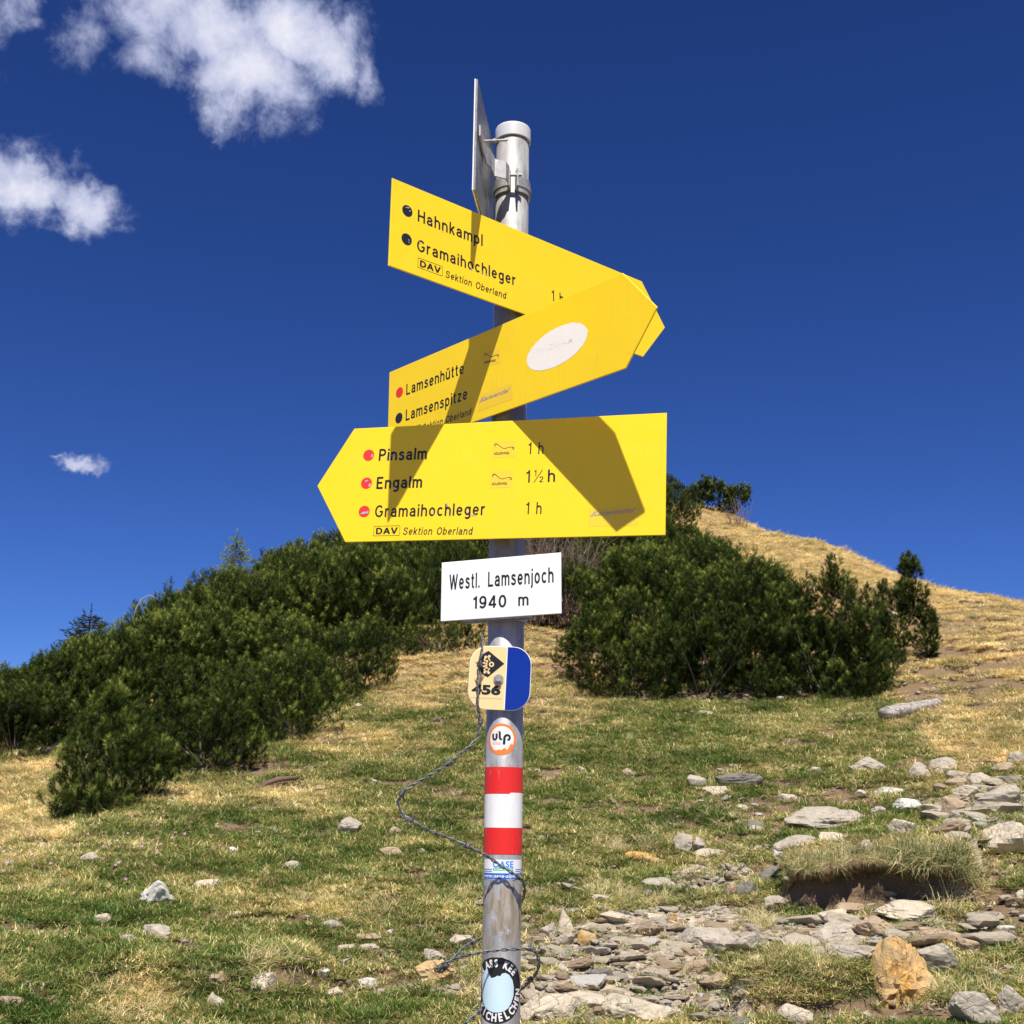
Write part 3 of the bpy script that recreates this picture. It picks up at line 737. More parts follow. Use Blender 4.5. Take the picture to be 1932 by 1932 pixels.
zu = EYE + .135; th = R_(-9)
u_ = wrap('sticker', [ell(0, 0, 24.5, 24.8, 40)], .03025, zu, M['orange'], post, 'round orange and white bicycle sticker', th)
mt_ = [(-20.5, 0)] + [(20.5 * math.cos(a), 20.5 * math.sin(a)) for a in np.linspace(math.pi * .97, 0, 22)] + [(19.5, -6), (17.2, -9), (15.5, -5.5), (12, -13), (9, -17), (7, -14.5), (5.5, -13.5), (3, -15), (-1, -17.5), (-3, -15.5), (-6, -17), (-11, -17.3), (-15, -13.5), (-18.8, -8)]
wrap('sticker_face', [poly(mt_)], .03035, zu, M['pwhite'], u_, None, th)
ul = [stroke([(-14.2, 9), (-14.2, 2.5), (-12.5, -.5), (-9.5, -.5), (-7.8, 2.5), (-7.8, 9)], 3.6), stroke([(-3.2, 13), (-2.6, 11), (-2.6, 2.5), (-1.6, .4), (1.2, -.8)], [1, 3.4, 3.8, 3.6, 2.8]),
      stroke([(4.2, -8.5), (5, 3), (6.6, 5.6), (9.5, 6.6), (12.5, 5.4), (13.6, 2.4), (12.4, -.4), (9.4, -1.2)], [4, 4, 4, 3.8, 3.8, 3.8, 3.6, 3.2])]
wrap('lettering', ul, .03045, zu, M['black'], u_, None, th, 2)
wrap('lettering', [fit_text('bike', (-14.5, -8.3), (-1, -8.6), 5.2, .03), poly([(-8.6, 10.6), (-4.6, 10.6), (-4.6, 14.3)])], .03045, zu, M['peach'], u_, None, th, 2)
zo = EYE - .0635; tho = R_(3)
oa = wrap('sticker', [rect(-38.5, -15, 39, 14.6)], .03025, zo, M['pwhite'], post, 'white and blue rectangular sticker reading OASE', tho)
wrap('stripe', [rect(-38.3, -14.5, 38.8, -5.6), rect(-38.3, -3.9, -18.5, -2.6), rect(20, -3.9, 38.8, -2.6), rect(-38.3, -1.0, -18.5, .3), rect(20, -1.0, 38.8, .3)], .0303, zo, M['sblue'], oa, None, tho)
wrap('stripe', [rect(-17, -2.2, 16, 2.2), poly([(-9, 2), (-5, 6), (-2, 7.5), (1, 6), (3, 2)])], .0303, zo, M['sgreen'], oa, None, tho)
wrap('lettering', [fit_text('OASE', (-17, 3.2), (16, 3.2), 9, .03)], .0304, zo, M['lblue'], oa, None, tho, 2)
wrap('lettering', [fit_text('www.oase-alpin.de', (-37, -12.0), (33, -12.0), 5.2, .02, .25), fit_text('ALPINCENTER', (-15.5, -1.2), (14.5, -1.2), 2.4, .02)], .0304, zo, M['pwhite'], oa, None, tho, 2)
zkk = EYE - .2385; thk = R_(-14)
def squircle(a, b, n=44, p=2.35):
    t = np.arange(n) / n * 2 * np.pi; c, s = np.cos(t), np.sin(t)
    return np.stack([a * np.sign(c) * np.abs(c) ** (2 / p), b * np.sign(s) * np.abs(s) ** (2 / p)], 1), [tuple(range(n))]
kc = wrap('sticker', [ell(0, 0, 47, 47, 48)], .03025, zkk, M['black'], post, 'round black sticker with a pale blue blob and white lettering KICHELCHEN', thk)
egg = [(-30, 3), (-29, 14), (-24, 24), (-16, 31), (-13.5, 25), (-10, 20), (-8, 17), (-2, 18.5), (2, 21), (6, 20), (9, 24), (14, 25), (20, 22), (26, 14), (28.5, 4), (28, -8), (24, -18), (19, -25), (12, -29.5), (4, -31), (-4, -31), (-11, -29), (-18, -26), (-24, -19), (-28, -9)]
wrap('sticker_face', [poly(egg)], .0304, zkk, M['pblue'], kc, None, thk)
arc = []
def arc_text(s, r, a0, a1, cap, inward=False):
    n = len(s)
    for i, ch in enumerate(s):
        if ch == ' ': continue
        a = R_(a0 + (a1 - a0) * i / (n - 1)); V, F = text2d(ch, .045)
        wd = (V[:, 0].max() - V[:, 0].min()); mx = (V[:, 0].max() + V[:, 0].min()) / 2; sc = cap / CAPH
        X = (V[:, 0] - mx) * sc * .78; Y = V[:, 1] * sc
        if not inward: c = np.array([math.cos(a), math.sin(a)]); t = np.array([math.sin(a), -math.cos(a)]); base = c * r; upv = c
        else: c = np.array([math.cos(a), math.sin(a)]); t = np.array([-math.sin(a), math.cos(a)]); base = c * (r + cap); upv = -c
        arc.append((base + X[:, None] * t + Y[:, None] * upv, F))
arc_text('SEN ASS KEE', 33.5, 163, 42, 10)
arc_text('KICHELCHEN', 33, 222, 355, 10.5, True)
wrap('lettering', arc, .0304, zkk, M['pwhite'], kc, None, thk, 3)

# route plaque
pk = .0604
def pq(X, Y): return ((X - 975) * pk, (935 - Y) * pk)
hw, hh, rc = 50.2, 51.2, 30
ol = []
for cx, cy, a in ((hw - rc, -hh + rc, -90), (hw - rc, hh - rc, 0), (-hw + rc, hh - rc, 90), (-hw + rc, -hh + rc, 180)):
    for k in range(11): ol.append((cx + rc * math.cos(R_(a + k * 9)), cy + rc * math.sin(R_(a + k * 9))))
pz = .2312
pl = panel('route_plaque', 'rounded cream and blue cycle route plaque numbered 456', R_(-6), pz, [(x * .001, y * .001) for x, y in ol], .0360, R_(-2.2), M['white'], .0016)
pl.location.x += -.0050
dvx = 9.0
crm = [p for p in ol if p[0] < dvx]; crm = [(x * .985, y * .985) for x, y in crm]
blu = [(x * .975, y * .985) for x, y in ol if x > dvx + 2]
def clip_side(pts, xc, keep_left):
    P = [((x * .982), (y * .985)) for x, y in pts]; out = []
    n = len(P)
    for i in range(n):
        a, b = P[i], P[(i + 1) % n]; ia, ib = (a[0] < xc) == keep_left, (b[0] < xc) == keep_left
        if ia: out.append(a)
        if ia != ib: t = (xc - a[0]) / (b[0] - a[0]); out.append((xc, a[1] + t * (b[1] - a[1])))
    return out
lines('plaque_face', [poly(clip_side(ol, 9.3, True))], .00015, M['cream'], pl, 'cream half of the plaque')
lines('plaque_face', [poly(clip_side(ol, 10.6, False))], .00015, M['blue'], pl, 'dark blue half of the plaque')
c0 = pq(760, 565)
lines('emblem', [ell(c0[0], c0[1], 22.4, 22.4, 44)], .0002, M['creamd'], pl)
lines('emblem', [ell(c0[0], c0[1], 21.9, 21.9, 44)], .00028, M['cream'], pl)
dia = poly([pq(*p) for p in [(640, 222), (1082, 552), (650, 932), (540, 870), (450, 790), (405, 680), (400, 560), (430, 430), (480, 330), (560, 262)]])
lines('emblem', [dia], .00036, M['black'], pl, 'black arrow emblem with a bicycle')
cy = [ring(*pq(525, 595), 1.9, 4.1, 20), ring(*pq(735, 580), 2.0, 4.3, 20), ell(*pq(665, 365), 2.2, 2.2, 14), ell(*pq(572, 390), 2.5, 2.2, 14), ell(*pq(672, 805), 2.2, 2.2, 14), ell(*pq(570, 798), 2.4, 2.1, 14)]
for a, b, wd in (((640, 400), (690, 490), 1.8), ((560, 420), (535, 480), 2.4), ((535, 480), (600, 505), 1.8), ((600, 470), (635, 520), 2.2), ((610, 520), (610, 700), 1.6), ((690, 680), (650, 760), 1.8), ((540, 710), (600, 780), 2.2), ((600, 640), (560, 700), 1.4), ((600, 640), (640, 700), 1.4), ((580, 410), (640, 380), 1.2), ((580, 800), (650, 760), 1.2)):
    cy.append(stroke([pq(*a), pq(*b)], wd))
o_ = lines('emblem', cy, .0005, M['cream'], pl); o_['kind'] = 'stuff'
lines('lettering', [fit_text('456', pq(242, 1372), pq(1018, 1372), 13.6, .05, 0, 1.02)], .0004, M['black'], pl)
lines('lettering', [fit_text('www.tirol.gv.at/mountainbike', pq(225, 1495), pq(1075, 1498), 2.6, .0)], .0004, M['greyprint'], pl)
bc = pq(945, 975)
bm = bmesh.new(); T4 = Matrix.Translation
bmesh.ops.create_cone(bm, cap_ends=True, segments=26, radius1=.0082, radius2=.0080, depth=.0012, matrix=T4((bc[0] * .001, bc[1] * .001, .0014)))
bmesh.ops.create_cone(bm, cap_ends=True, segments=6, radius1=.0062, radius2=.0060, depth=.005, matrix=T4((bc[0] * .001, bc[1] * .001, .0045)))
bmesh.ops.create_cone(bm, cap_ends=True, segments=18, radius1=.0042, radius2=.0038, depth=.0016, matrix=T4((bc[0] * .001, bc[1] * .001, .0078)))
link('bolt', bm_mesh('bolt', bm), M['galv'], pl)

# ------------------------------------------------------------------ barbed wire
def rayY(px, py, Y): d = ray(px, py); return d * (Y / d[1]) + np.array([0, 0, EYE])
def spline(P, n):
    P = np.array(P, float); s = np.r_[0, np.cumsum(np.linalg.norm(np.diff(P, axis=0), axis=1))]; q = np.linspace(0, s[-1], n)
    out = np.stack([pchip(s, P[:, k] + np.arange(len(P)) * 1e-9, q) for k in range(3)], 1)
    return out, s
def barbed(name, label, pts, barbs, seed):
    """pts: (px,py,Y) list; barbs: indices into pts"""
    P = [rayY(*p) for p in pts]; L = sum(np.linalg.norm(np.array(P[i + 1]) - P[i]) for i in range(len(P) - 1))
    C, s = spline(P, int(L / .0022)); tg = np.gradient(C, axis=0); tg /= np.linalg.norm(tg, axis=1)[:, None]
    ref = np.array([0, 1.0, 0]); a = np.cross(tg, ref); a /= np.linalg.norm(a, axis=1)[:, None] + 1e-9; b = np.cross(tg, a)
    ph = np.arange(len(C)) * .0022 / .030 * 2 * np.pi
    o = empty(name, tuple(P[0]), label, 'barbed wire'); r = random.Random(seed)
    for k in (0, 1):
        off = .00155 * (np.cos(ph + k * np.pi)[:, None] * a + np.sin(ph + k * np.pi)[:, None] * b)
        V, F = tube_np(C + off - P[0], .00125, 6); bm = bmesh.new(); add_poly(bm, V, F); bmesh.ops.recalc_face_normals(bm, faces=bm.faces)
        link('strand', bm_mesh('strand', bm, True), M['wire'], o)
    for i in barbs:
        c = np.array(P[i]); j = int(np.argmin(np.linalg.norm(C - c, axis=1))); c = C[j]; t = tg[j]; n1_ = a[j]; n2_ = b[j]
        bm = bmesh.new()
        u = np.linspace(0, 1, 40); an = u * 4 * 2 * np.pi
        hel = c + t * ((u - .5) * .008)[:, None] + .0034 * (np.cos(an)[:, None] * n1_ + np.sin(an)[:, None] * n2_) - P[0]
        add_poly(bm, *tube_np(hel, .0010, 5))
        for q in range(4):
            an = r.uniform(0, 2 * np.pi); d = n1_ * math.cos(an) * .95 + n2_ * math.sin(an) * .6 + t * r.uniform(-.6, .6)
            d /= np.linalg.norm(d); ln_ = r.uniform(.011, .017)
            st_ = c - P[0] + t * r.uniform(-.003, .003)
            add_poly(bm, *tube_np([st_, st_ + d * ln_ * .5, st_ + d * ln_], [.0011, .0010, .0004], 5))
        bmesh.ops.recalc_face_normals(bm, faces=bm.faces)
        link('barb', bm_mesh('barb', bm, True), M['wire'], o)
    return o
Y1 = PY - .052
barbed('barbed_wire', 'rusty-grey barbed wire looping left of the pole from the plaque to the blue sticker',
  [(907.9, 1197, Y1), (909.5, 1225, Y1), (904.2, 1254, Y1), (901.5, 1281, Y1), (900.9, 1323, Y1), (906.5, 1362, Y1 + .01), (901, 1389, Y1 + .01), (889.6, 1405, Y1), (874, 1418, Y1 - .01), (846.7, 1440, Y1 - .02),
   (807, 1465, Y1 - .03), (773.6, 1484.7, Y1 - .04), (759, 1496, Y1 - .04), (752, 1514, Y1 - .04), (758, 1533, Y1 - .04), (773.6, 1547, Y1 - .04), (810, 1567, Y1 - .03), (841, 1579, Y1 - .02), (880, 1596, Y1 - .01),
   (917, 1614, Y1), (941, 1631, Y1 + .008), (968.7, 1648, Y1 + .012), (979.3, 1655, Y1 + .016), (987, 1666, Y1 + .035), (989.5, 1680, Y1 + .05), (987, 1693, Y1 + .066), (978, 1704, Y1 + .095)], [2, 5, 9, 12, 15, 18, 22], 3)
barbed('barbed_wire', 'second barbed wire wrapped around the pole just above the round black sticker',
  [(925, 1766, Y1 + .09), (909, 1771, Y1 + .06), (892.4, 1777, Y1 + .03), (873, 1790, Y1), (855, 1809, Y1 - .02), (840, 1824, Y1 - .03), (829, 1834, Y1 - .035), (822, 1831, Y1 - .04), (831, 1824, Y1 - .04), (849, 1813, Y1 - .035), (868, 1806, Y1 - .02), (887, 1801, Y1 - .005), (917, 1795.5, Y1 + .006),
   (947, 1792, Y1 + .012), (978, 1790.5, Y1 + .012), (1000, 1790, Y1 + .015), (1012.5, 1800, Y1 + .02), (1017, 1817, Y1 + .03), (1012, 1835, Y1 + .04), (1001, 1848, Y1 + .05), (989, 1861, Y1 + .07), (975, 1872, Y1 + .1)], [2, 5, 8, 15, 19], 5)
barbed('barbed_wire', 'short barbed wire end left of the pole at the bottom of the picture',
  [(925, 1898, Y1 + .07), (905, 1908, Y1 + .05), (893, 1918, Y1 + .04), (880, 1930, Y1 + .03), (865, 1945, Y1 + .03), (840, 1975, Y1 + .05)], [1], 8)

# ------------------------------------------------------------------ ground
SOIL = [(1800, 1232, 90, 8, 1), (1880, 1255, 60, 10, 1), (1765, 1268, 60, 9, 1), (1905, 1290, 60, 12, 1), (1735, 1302, 50, 13, 1), (1900, 1212, 40, 7, .9), (1830, 1185, 50, 7, .9), (1870, 1330, 70, 10, .8), (1750, 1210, 30, 8, .9), (1560, 1385, 40, 6, .6), (1700, 1905, 330, 24, 1), (1300, 1910, 260, 20, .8), (1890, 1730, 90, 75, 1), (1870, 1665, 45, 50, .9), (1600, 1500, 66, 20, 1), (760, 1852, 170, 22, .95), (540, 1838, 70, 30, .9),
        (1650, 1690, 190, 34, 1), (1240, 1700, 90, 14, .6), (1850, 1290, 70, 26, .9), (1760, 1320, 60, 18, .8), (1240, 1560, 40, 12, .5), (940, 1700, 60, 30, .8), (1380, 1312, 310, 14, 1), (420, 1455, 330, 20, .55), (60, 1860, 60, 12, .7),
        (1050, 1480, 25, 8, .6), (1800, 1585, 50, 20, .7), (900, 1590, 60, 8, .6), (1180, 1690, 40, 16, .7), (1350, 1660, 60, 14, .7), (1460, 1560, 50, 20, .6), (690, 1630, 50, 6, .6), (1870, 1830, 90, 30, .9),
        (1660, 1250, 60, 20, .6), (240, 1600, 25, 5, .5), (640, 1385, 30, 8, .5)]
SCREE = [(1500, 1760, 330, 34, 1), (1150, 1800, 250, 84, 1), (1880, 1640, 60, 40, .6), (1700, 1760, 200, 40, .9), (1290, 1735, 180, 30, 1), (1040, 1880, 170, 60, 1), (1280, 1870, 150, 60, 1), (1350, 1650, 90, 30, .9), (1850, 1520, 110, 70, .8), (1400, 1610, 90, 22, .6), (870, 1850, 90, 35, .7), (1640, 1780, 240, 40, .7), (720, 1800, 80, 25, .5)]
TAN = [(1830, 1290, 170, 110, 1), (1000, 1335, 170, 50, .8), (720, 1400, 170, 34, .6), (1780, 1470, 130, 30, .5), (840, 1290, 230, 55, 1), (1050, 1230, 120, 70, 1), (30, 1520, 110, 110, .75), (380, 1500, 120, 26, .5), (570, 1510, 90, 40, .45), (1880, 1400, 140, 60, .8), (1190, 1700, 240, 60, .35), (1300, 1600, 160, 30, .4), (250, 1890, 90, 60, .6), (1480, 1840, 130, 70, .45), (1660, 1610, 200, 30, .7), (640, 1700, 200, 60, .25), (900, 1500, 150, 50, .15)]
GREEN = [(150, 1740, 260, 90, .9), (1100, 1400, 340, 50, .55), (500, 1600, 260, 60, .4), (1250, 1670, 150, 22, .9), (60, 1890, 60, 60, .8), (700, 1900, 200, 30, .5), (1850, 1590, 60, 20, 1), (380, 1800, 150, 50, .5), (1100, 1510, 150, 40, .6), (560, 1460, 90, 26, .5)]
def emask(L, X, Y, s):
    m_ = np.zeros_like(X); wob = fbm(X / 40., Y / 18., o=3, s=s) * .55
    for cx, cy, rx, ry, a in L:
        q = np.sqrt(((X - cx) / rx) ** 2 + ((Y - cy) / ry) ** 2) + wob
        m_ = np.maximum(m_, a * (1 - sstep(.65, 1.15, q)))
    return m_
def masks(x, y, z):
    px_, py_ = topx(x, y, z); d = np.hypot(x, y)
    px_ = np.clip(px_, -900, 2900); py_ = np.clip(py_, 800, 2100)
    infr = (y > 2)
    bk = sstep(R_(38), R_(60), np.abs(np.arctan2(x, y)))  # unseen ground beside and behind the camera, set pale to bounce light onto signs
    soil = emask(SOIL, px_, py_, 31) * infr; scr = emask(SCREE, px_, py_, 32) * infr
    gp = fbm(x / .42, y / .20, o=3, s=71) + .35 * fbm(x / 2.5, y / 2.5, o=2, s=72)
    soil = np.maximum(soil, .85 * sstep(.20, .36, gp) * (1 - .6 * sstep(13, 19, d))); soil = np.maximum(soil, .75 * sstep(.30, .42, fbm(x / .9, y / .7, o=3, s=75)) * sstep(17, 20, d))
    tq = d * .9 + 1.3 * fbm(x / 3., y / 3., o=3, s=51); tf = tq - np.floor(tq)
    soil = np.maximum(soil, .95 * sstep(15.5, 17.5, d) * (1 - sstep(25, 29, d)) * sstep(.0, .05, tf) * (1 - sstep(.16, .26, tf)) * sstep(-.1, .2, fbm(x / 1.4, y / 1.4, o=3, s=52)))
    tn = np.maximum(emask(TAN, px_, py_, 33) * infr, sstep(15.8, 19.5, d + .5 * fbm(x / 1.2, y / 1.2, s=5)))
    gr = emask(GREEN, px_, py_, 34) * infr
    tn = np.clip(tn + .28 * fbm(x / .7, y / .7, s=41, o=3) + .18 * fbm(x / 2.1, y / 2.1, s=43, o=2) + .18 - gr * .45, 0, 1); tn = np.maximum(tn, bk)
    return soil, scr, tn, gr
fine = np.linspace(R_(-37), R_(37), 700)
coarse = np.linspace(R_(37), R_(323), 46)[1:-1]
AZ = np.r_[fine, coarse]; NAZ = len(AZ)
DR = np.r_[.4, 1., 1.8, 2.6, 3.4, 4.2, np.exp(np.linspace(math.log(4.9), math.log(50), 430)), np.exp(np.linspace(math.log(54), math.log(3000), 24))]
A2, D2 = np.meshgrid(AZ, DR, indexing='ij')
X = (D2 * np.sin(A2)).ravel(); Y = (D2 * np.cos(A2)).ravel(); Z = hgt(X, Y)
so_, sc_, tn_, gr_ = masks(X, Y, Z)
Z = Z - .025 * so_ * (1 - sstep(20, 30, np.hypot(X, Y)))
nd = len(DR); ii, jj = np.meshgrid(np.arange(NAZ), np.arange(nd - 1), indexing='ij'); ip = (ii + 1) % NAZ
Fq = np.stack([ii * nd + jj, ip * nd + jj, ip * nd + jj + 1, ii * nd + jj + 1], -1).reshape(-1, 4)[:, ::-1]
V = np.stack([X, Y, Z], 1); V = np.vstack([V, [0, 0, hgt(0, 0.5)]])
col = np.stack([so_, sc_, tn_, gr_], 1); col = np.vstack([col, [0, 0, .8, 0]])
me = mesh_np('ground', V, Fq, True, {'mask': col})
def ground_mat():
    mt, t, b = material('alpine_ground'); g = t.new('ShaderNodeNewGeometry').outputs['Position']
    at = t.new('ShaderNodeAttribute', attribute_name='mask'); s3_ = t.new('ShaderNodeSeparateColor', {0: at.outputs['Color']})
    soil, scr, tn = s3_.outputs[0], s3_.outputs[1], s3_.outputs[2]
    nf = t.noise(g, 26, 8, .7); nm = t.noise(g, 5, 6, .6); nl = t.noise(g, 1.1, 4, .5)
    gcol = t.mix(nf, (.06, .065, .02), (.27, .23, .09))
    tcol = t.ramp(t.noise(g, 18, 8, .72, .4), [(.25, (.13, .085, .04)), (.45, (.31, .21, .095)), (.6, (.46, .33, .155)), (.8, (.54, .41, .22))])
    tcol = t.mix(t.mapr(nm, .42, .7), tcol, (.33, .235, .12))
    c = t.mix(t.mapr(t.math('ADD', tn, t.math('MULTIPLY', t.math('SUBTRACT', nm, .5), .7)), .25, .75), gcol, tcol)
    scol = t.mix(t.noise(g, 40, 7, .7), (.12, .075, .042), (.34, .235, .14))
    c = t.mix(t.mapr(t.math('ADD', soil, t.math('MULTIPLY', t.math('SUBTRACT', nf, .5), .5)), .3, .6), c, scol)
    vor = t.new('ShaderNodeTexVoronoi', {'Vector': t.vmath('MULTIPLY', g, (1, 1.6, 1.6)).outputs[0], 'Scale': 26}, feature='F1')
    rcol = t.mix(t.new('ShaderNodeSeparateColor', {0: vor.outputs['Color']}).outputs[0], (.24, .18, .12), (.62, .52, .37))
    c = t.mix(t.mapr(t.math('ADD', scr, t.math('MULTIPLY', t.math('SUBTRACT', nm, .5), .8)), .45, .75), c, rcol)
    t.l.new(c, b.inputs['Base Color']); b.inputs['Roughness'].default_value = .95; b.inputs['Specular IOR Level'].default_value = .15
    hsum = t.math('ADD', t.noise(g, 60, 6, .7), t.math('MULTIPLY', nm, 1.5))
    bp = t.new('ShaderNodeBump', {'Height': hsum, 'Strength': .8, 'Distance': .03}); t.l.new(bp.outputs[0], b.inputs['Normal'])
    return mt
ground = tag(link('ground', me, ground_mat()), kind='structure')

# snow mountain far beyond the left end of the slope
az0, el0 = azel(-30, 1245)
V, F = [], []
n = 60; dm = 2600.
for i in range(n):
    for j in range(2 if 0 else 14):
        a = az0 + (i - n / 2) / n * .9; dd = dm + j * 90
        cone = max(0, 1 - abs(i - n / 2) / (n / 2))
        hh_ = dm * math.tan(el0) * cone ** .8 * (1 - abs(j - 7) / 7.) * (1 + .0)
        hh_ += 40 * float(fbm(i * .35, j * .35, s=77)) * cone
        V.append((dd * math.sin(a), dd * math.cos(a), -120 + max(0, hh_ + 120 * (1 - abs(j - 7) / 7.) * cone)))
F = [(i * 14 + j, (i + 1) * 14 + j, (i + 1) * 14 + j + 1, i * 14 + j + 1) for i in range(n - 1) for j in range(13)]
me = bpy.data.meshes.new('snow_mountain'); me.from_pydata(V, [], F); me.update()
tag(link('snow_mountain', me, simple('snow', (.78, .80, .84), .7, var=.1, scale=.01)), kind='structure')

# overhanging turf lip over the dug-out bank on the right
def lip_d(p): return 7.95 + .10 * math.sin(p * .02) + .0006 * abs(p - 1650)
def ledge_top(az_k, dd):
    p = 959 + COLPX * math.tan(az_k); dl = lip_d(p) + .06; x, y = dl * math.sin(az_k), dl * math.cos(az_k)
    return float(hgt(x, y)) - .22 * max(0, dl - dd) + .012
V = []; nn = 130
for i in range(nn + 1):
    p = 1476 + (1822 - 1476) * i / nn; az_k = math.atan((p - 959) / COLPX); dl = lip_d(p); e_ = min(1, i / 9, (nn - i) / 9)
    jit = .10 * float(vnoise(i * .13, 3.1, s=5)) + .03 * float(vnoise(i * .7, 9.1, s=6)); out = (.17 + jit) * e_
    ztp = ledge_top(az_k, dl - out)
    for dd, z in ((dl + .35, ledge_top(az_k, dl + .06) - .06), (dl + .05, ledge_top(az_k, dl + .05)), (dl - out * .5, ledge_top(az_k, dl - out * .5) + .006), (dl - out, ztp - .005), (dl - out - .015, ztp - .04), (dl - out * .9, ztp - .075 + jit * .3), (dl - out * .4, ztp - .09), (dl + .06, ztp - .13)):
        V.append((dd * math.sin(az_k), dd * math.cos(az_k), z))
F = [(i * 8 + k, (i + 1) * 8 + k, (i + 1) * 8 + k + 1, i * 8 + k + 1) for i in range(nn) for k in range(7)]
me = mesh_np('turf_ledge', V, F, True, {'mask': np.array([(1, 0, .5, 0)] * len(V), float)})
tag(link('turf_ledge', me, ground.data.materials[0]), kind='structure')

# ------------------------------------------------------------------ rocks
_ico = {}
def ico(sub):
    if sub not in _ico:
        bm = bmesh.new(); bmesh.ops.create_icosphere(bm, subdivisions=sub, radius=1)
        V = np.array([v.co[:] for v in bm.verts]); F = np.array([[v.index for v in f.verts] for f in bm.faces]); bm.free()
        V /= np.linalg.norm(V, axis=1)[:, None]; _ico[sub] = (V, F)
    return _ico[sub]
def rock_shape(seed, sub=4, npl=11, flat_=False, rough=1.0, layered=False, pits=0, cave=False):
    r = np.random.default_rng(seed); V, F = ico(sub)
    N = r.normal(size=(npl, 3))
    if flat_: N[:2] = [[.1, .05, 1], [-.08, .1, -1]]
    N /= np.linalg.norm(N, axis=1)[:, None]; dd = r.uniform(.52, .96, npl)
    if flat_: dd[:2] = .8
    dots_ = V @ N.T; rad = np.where(dots_ > 1e-3, dd / np.maximum(dots_, 1e-3), 9)
    rad.sort(axis=1); k = 34.
    rad = -np.log(np.exp(-k * np.minimum(rad, 3)).sum(1)) / k
    rad = np.minimum(rad, 1.28)
    P = V * rad[:, None]; o = r.uniform(0, 50, 3); q = P * 1.6 + o
    dsp = .055 * fbm(q[:, 0], q[:, 1], q[:, 2], o=3, s=seed)
    q = P * 5.5 + o; dsp = dsp + .060 * rough * fbm(q[:, 0], q[:, 1], q[:, 2], o=4, s=seed + 5, g=.6)
    cr = np.abs(fbm(P[:, 0] * 2.2 + o[0], P[:, 1] * 2.2 + o[1], P[:, 2] * 2.2, o=3, s=seed + 9)); dsp = dsp - .07 * rough * (1 - sstep(0, .07, cr))
    if layered:
        zz = P[:, 2] * 4.2 + .6 * fbm(P[:, 0] * 1.5 + o[0], P[:, 1] * 1.5, P[:, 2], o=2, s=seed + 2)
        fr = zz - np.floor(zz); dsp = dsp + .075 * (sstep(0, .25, fr) - sstep(.8, 1, fr)) - .05
    if pits:
        pt = fbm(P[:, 0] * 6 + o[0], P[:, 1] * 6 + o[1], P[:, 2] * 6, o=2, s=seed + 3); dsp = dsp - pits * sstep(.15, .5, pt)
    if cave:
        c = np.array([.1, -.9, -.15]); dsp = dsp - .28 * np.exp(-((P - c) ** 2).sum(1) / .08)
    return P + V * dsp[:, None], F
def rock_mat(name, a, b_, dark, lich=.3, ochre=None, scale=1.0):
    mt, t, b = material(name); o = t.new('ShaderNodeTexCoord').outputs['Object']; inf = t.new('ShaderNodeObjectInfo')
    o = t.vmath('ADD', o, t.vmath('MULTIPLY', inf.outputs['Random'], (9, 7, 5)).outputs[0]).outputs[0]
    n1_ = t.noise(o, 14 * scale, 8, .65, .5); n2_ = t.noise(o, 60 * scale, 6, .7); n3_ = t.noise(o, 5 * scale, 4, .6)
    c = t.mix(t.mapr(n1_, .32, .68), a, b_); c = t.mix(t.mapr(n2_, .3, .75, 0, .5), c, [q * .55 for q in b_])
    c = t.mix(t.math('MULTIPLY', t.mapr(t.noise(o, 26 * scale, 7, .75), .58, .66), lich), c, dark)
    if ochre: c = t.mix(t.mapr(n3_, .42, .6, 0, .85), c, ochre)
    wv = t.new('ShaderNodeTexVoronoi', {'Vector': t.vmath('MULTIPLY', o, (1, 1, 2.2)).outputs[0], 'Scale': 9 * scale}, feature='DISTANCE_TO_EDGE')
    crack = t.math('MULTIPLY', t.math('SUBTRACT', 1, t.mapr(wv.outputs[0], 0, .03)), t.mapr(n3_, .45, .6))
    c = t.mix(t.math('MULTIPLY', crack, .6), c, dark)
    t.l.new(c, b.inputs['Base Color']); b.inputs['Roughness'].default_value = .9; b.inputs['Specular IOR Level'].default_value = .2
    hh_ = t.math('ADD', t.math('ADD', n1_, t.math('MULTIPLY', n2_, .5)), t.math('MULTIPLY', crack, -.5))
    bp = t.new('ShaderNodeBump', {'Height': hh_, 'Strength': .7, 'Distance': .02}); t.l.new(bp.outputs[0], b.inputs['Normal'])
    return mt
RM = {'p': rock_mat('pale_limestone', (.66, .56, .40), (.48, .41, .31), (.14, .115, .085), .6),
      'g': rock_mat('grey_limestone', (.55, .475, .37), (.36, .31, .245), (.09, .08, .065), .7),
      'd': rock_mat('dark_limestone', (.27, .24, .20), (.16, .145, .125), (.05, .045, .04), .6),
      'w': rock_mat('white_limestone', (.72, .68, .60), (.58, .54, .47), (.22, .19, .16), .35),
      'o': rock_mat('ochre_limestone', (.62, .42, .18), (.50, .38, .22), (.12, .055, .022), .9, (.58, .31, .08)),
      't': rock_mat('tan_limestone', (.50, .37, .23), (.36, .27, .18), (.12, .09, .06), .5)}
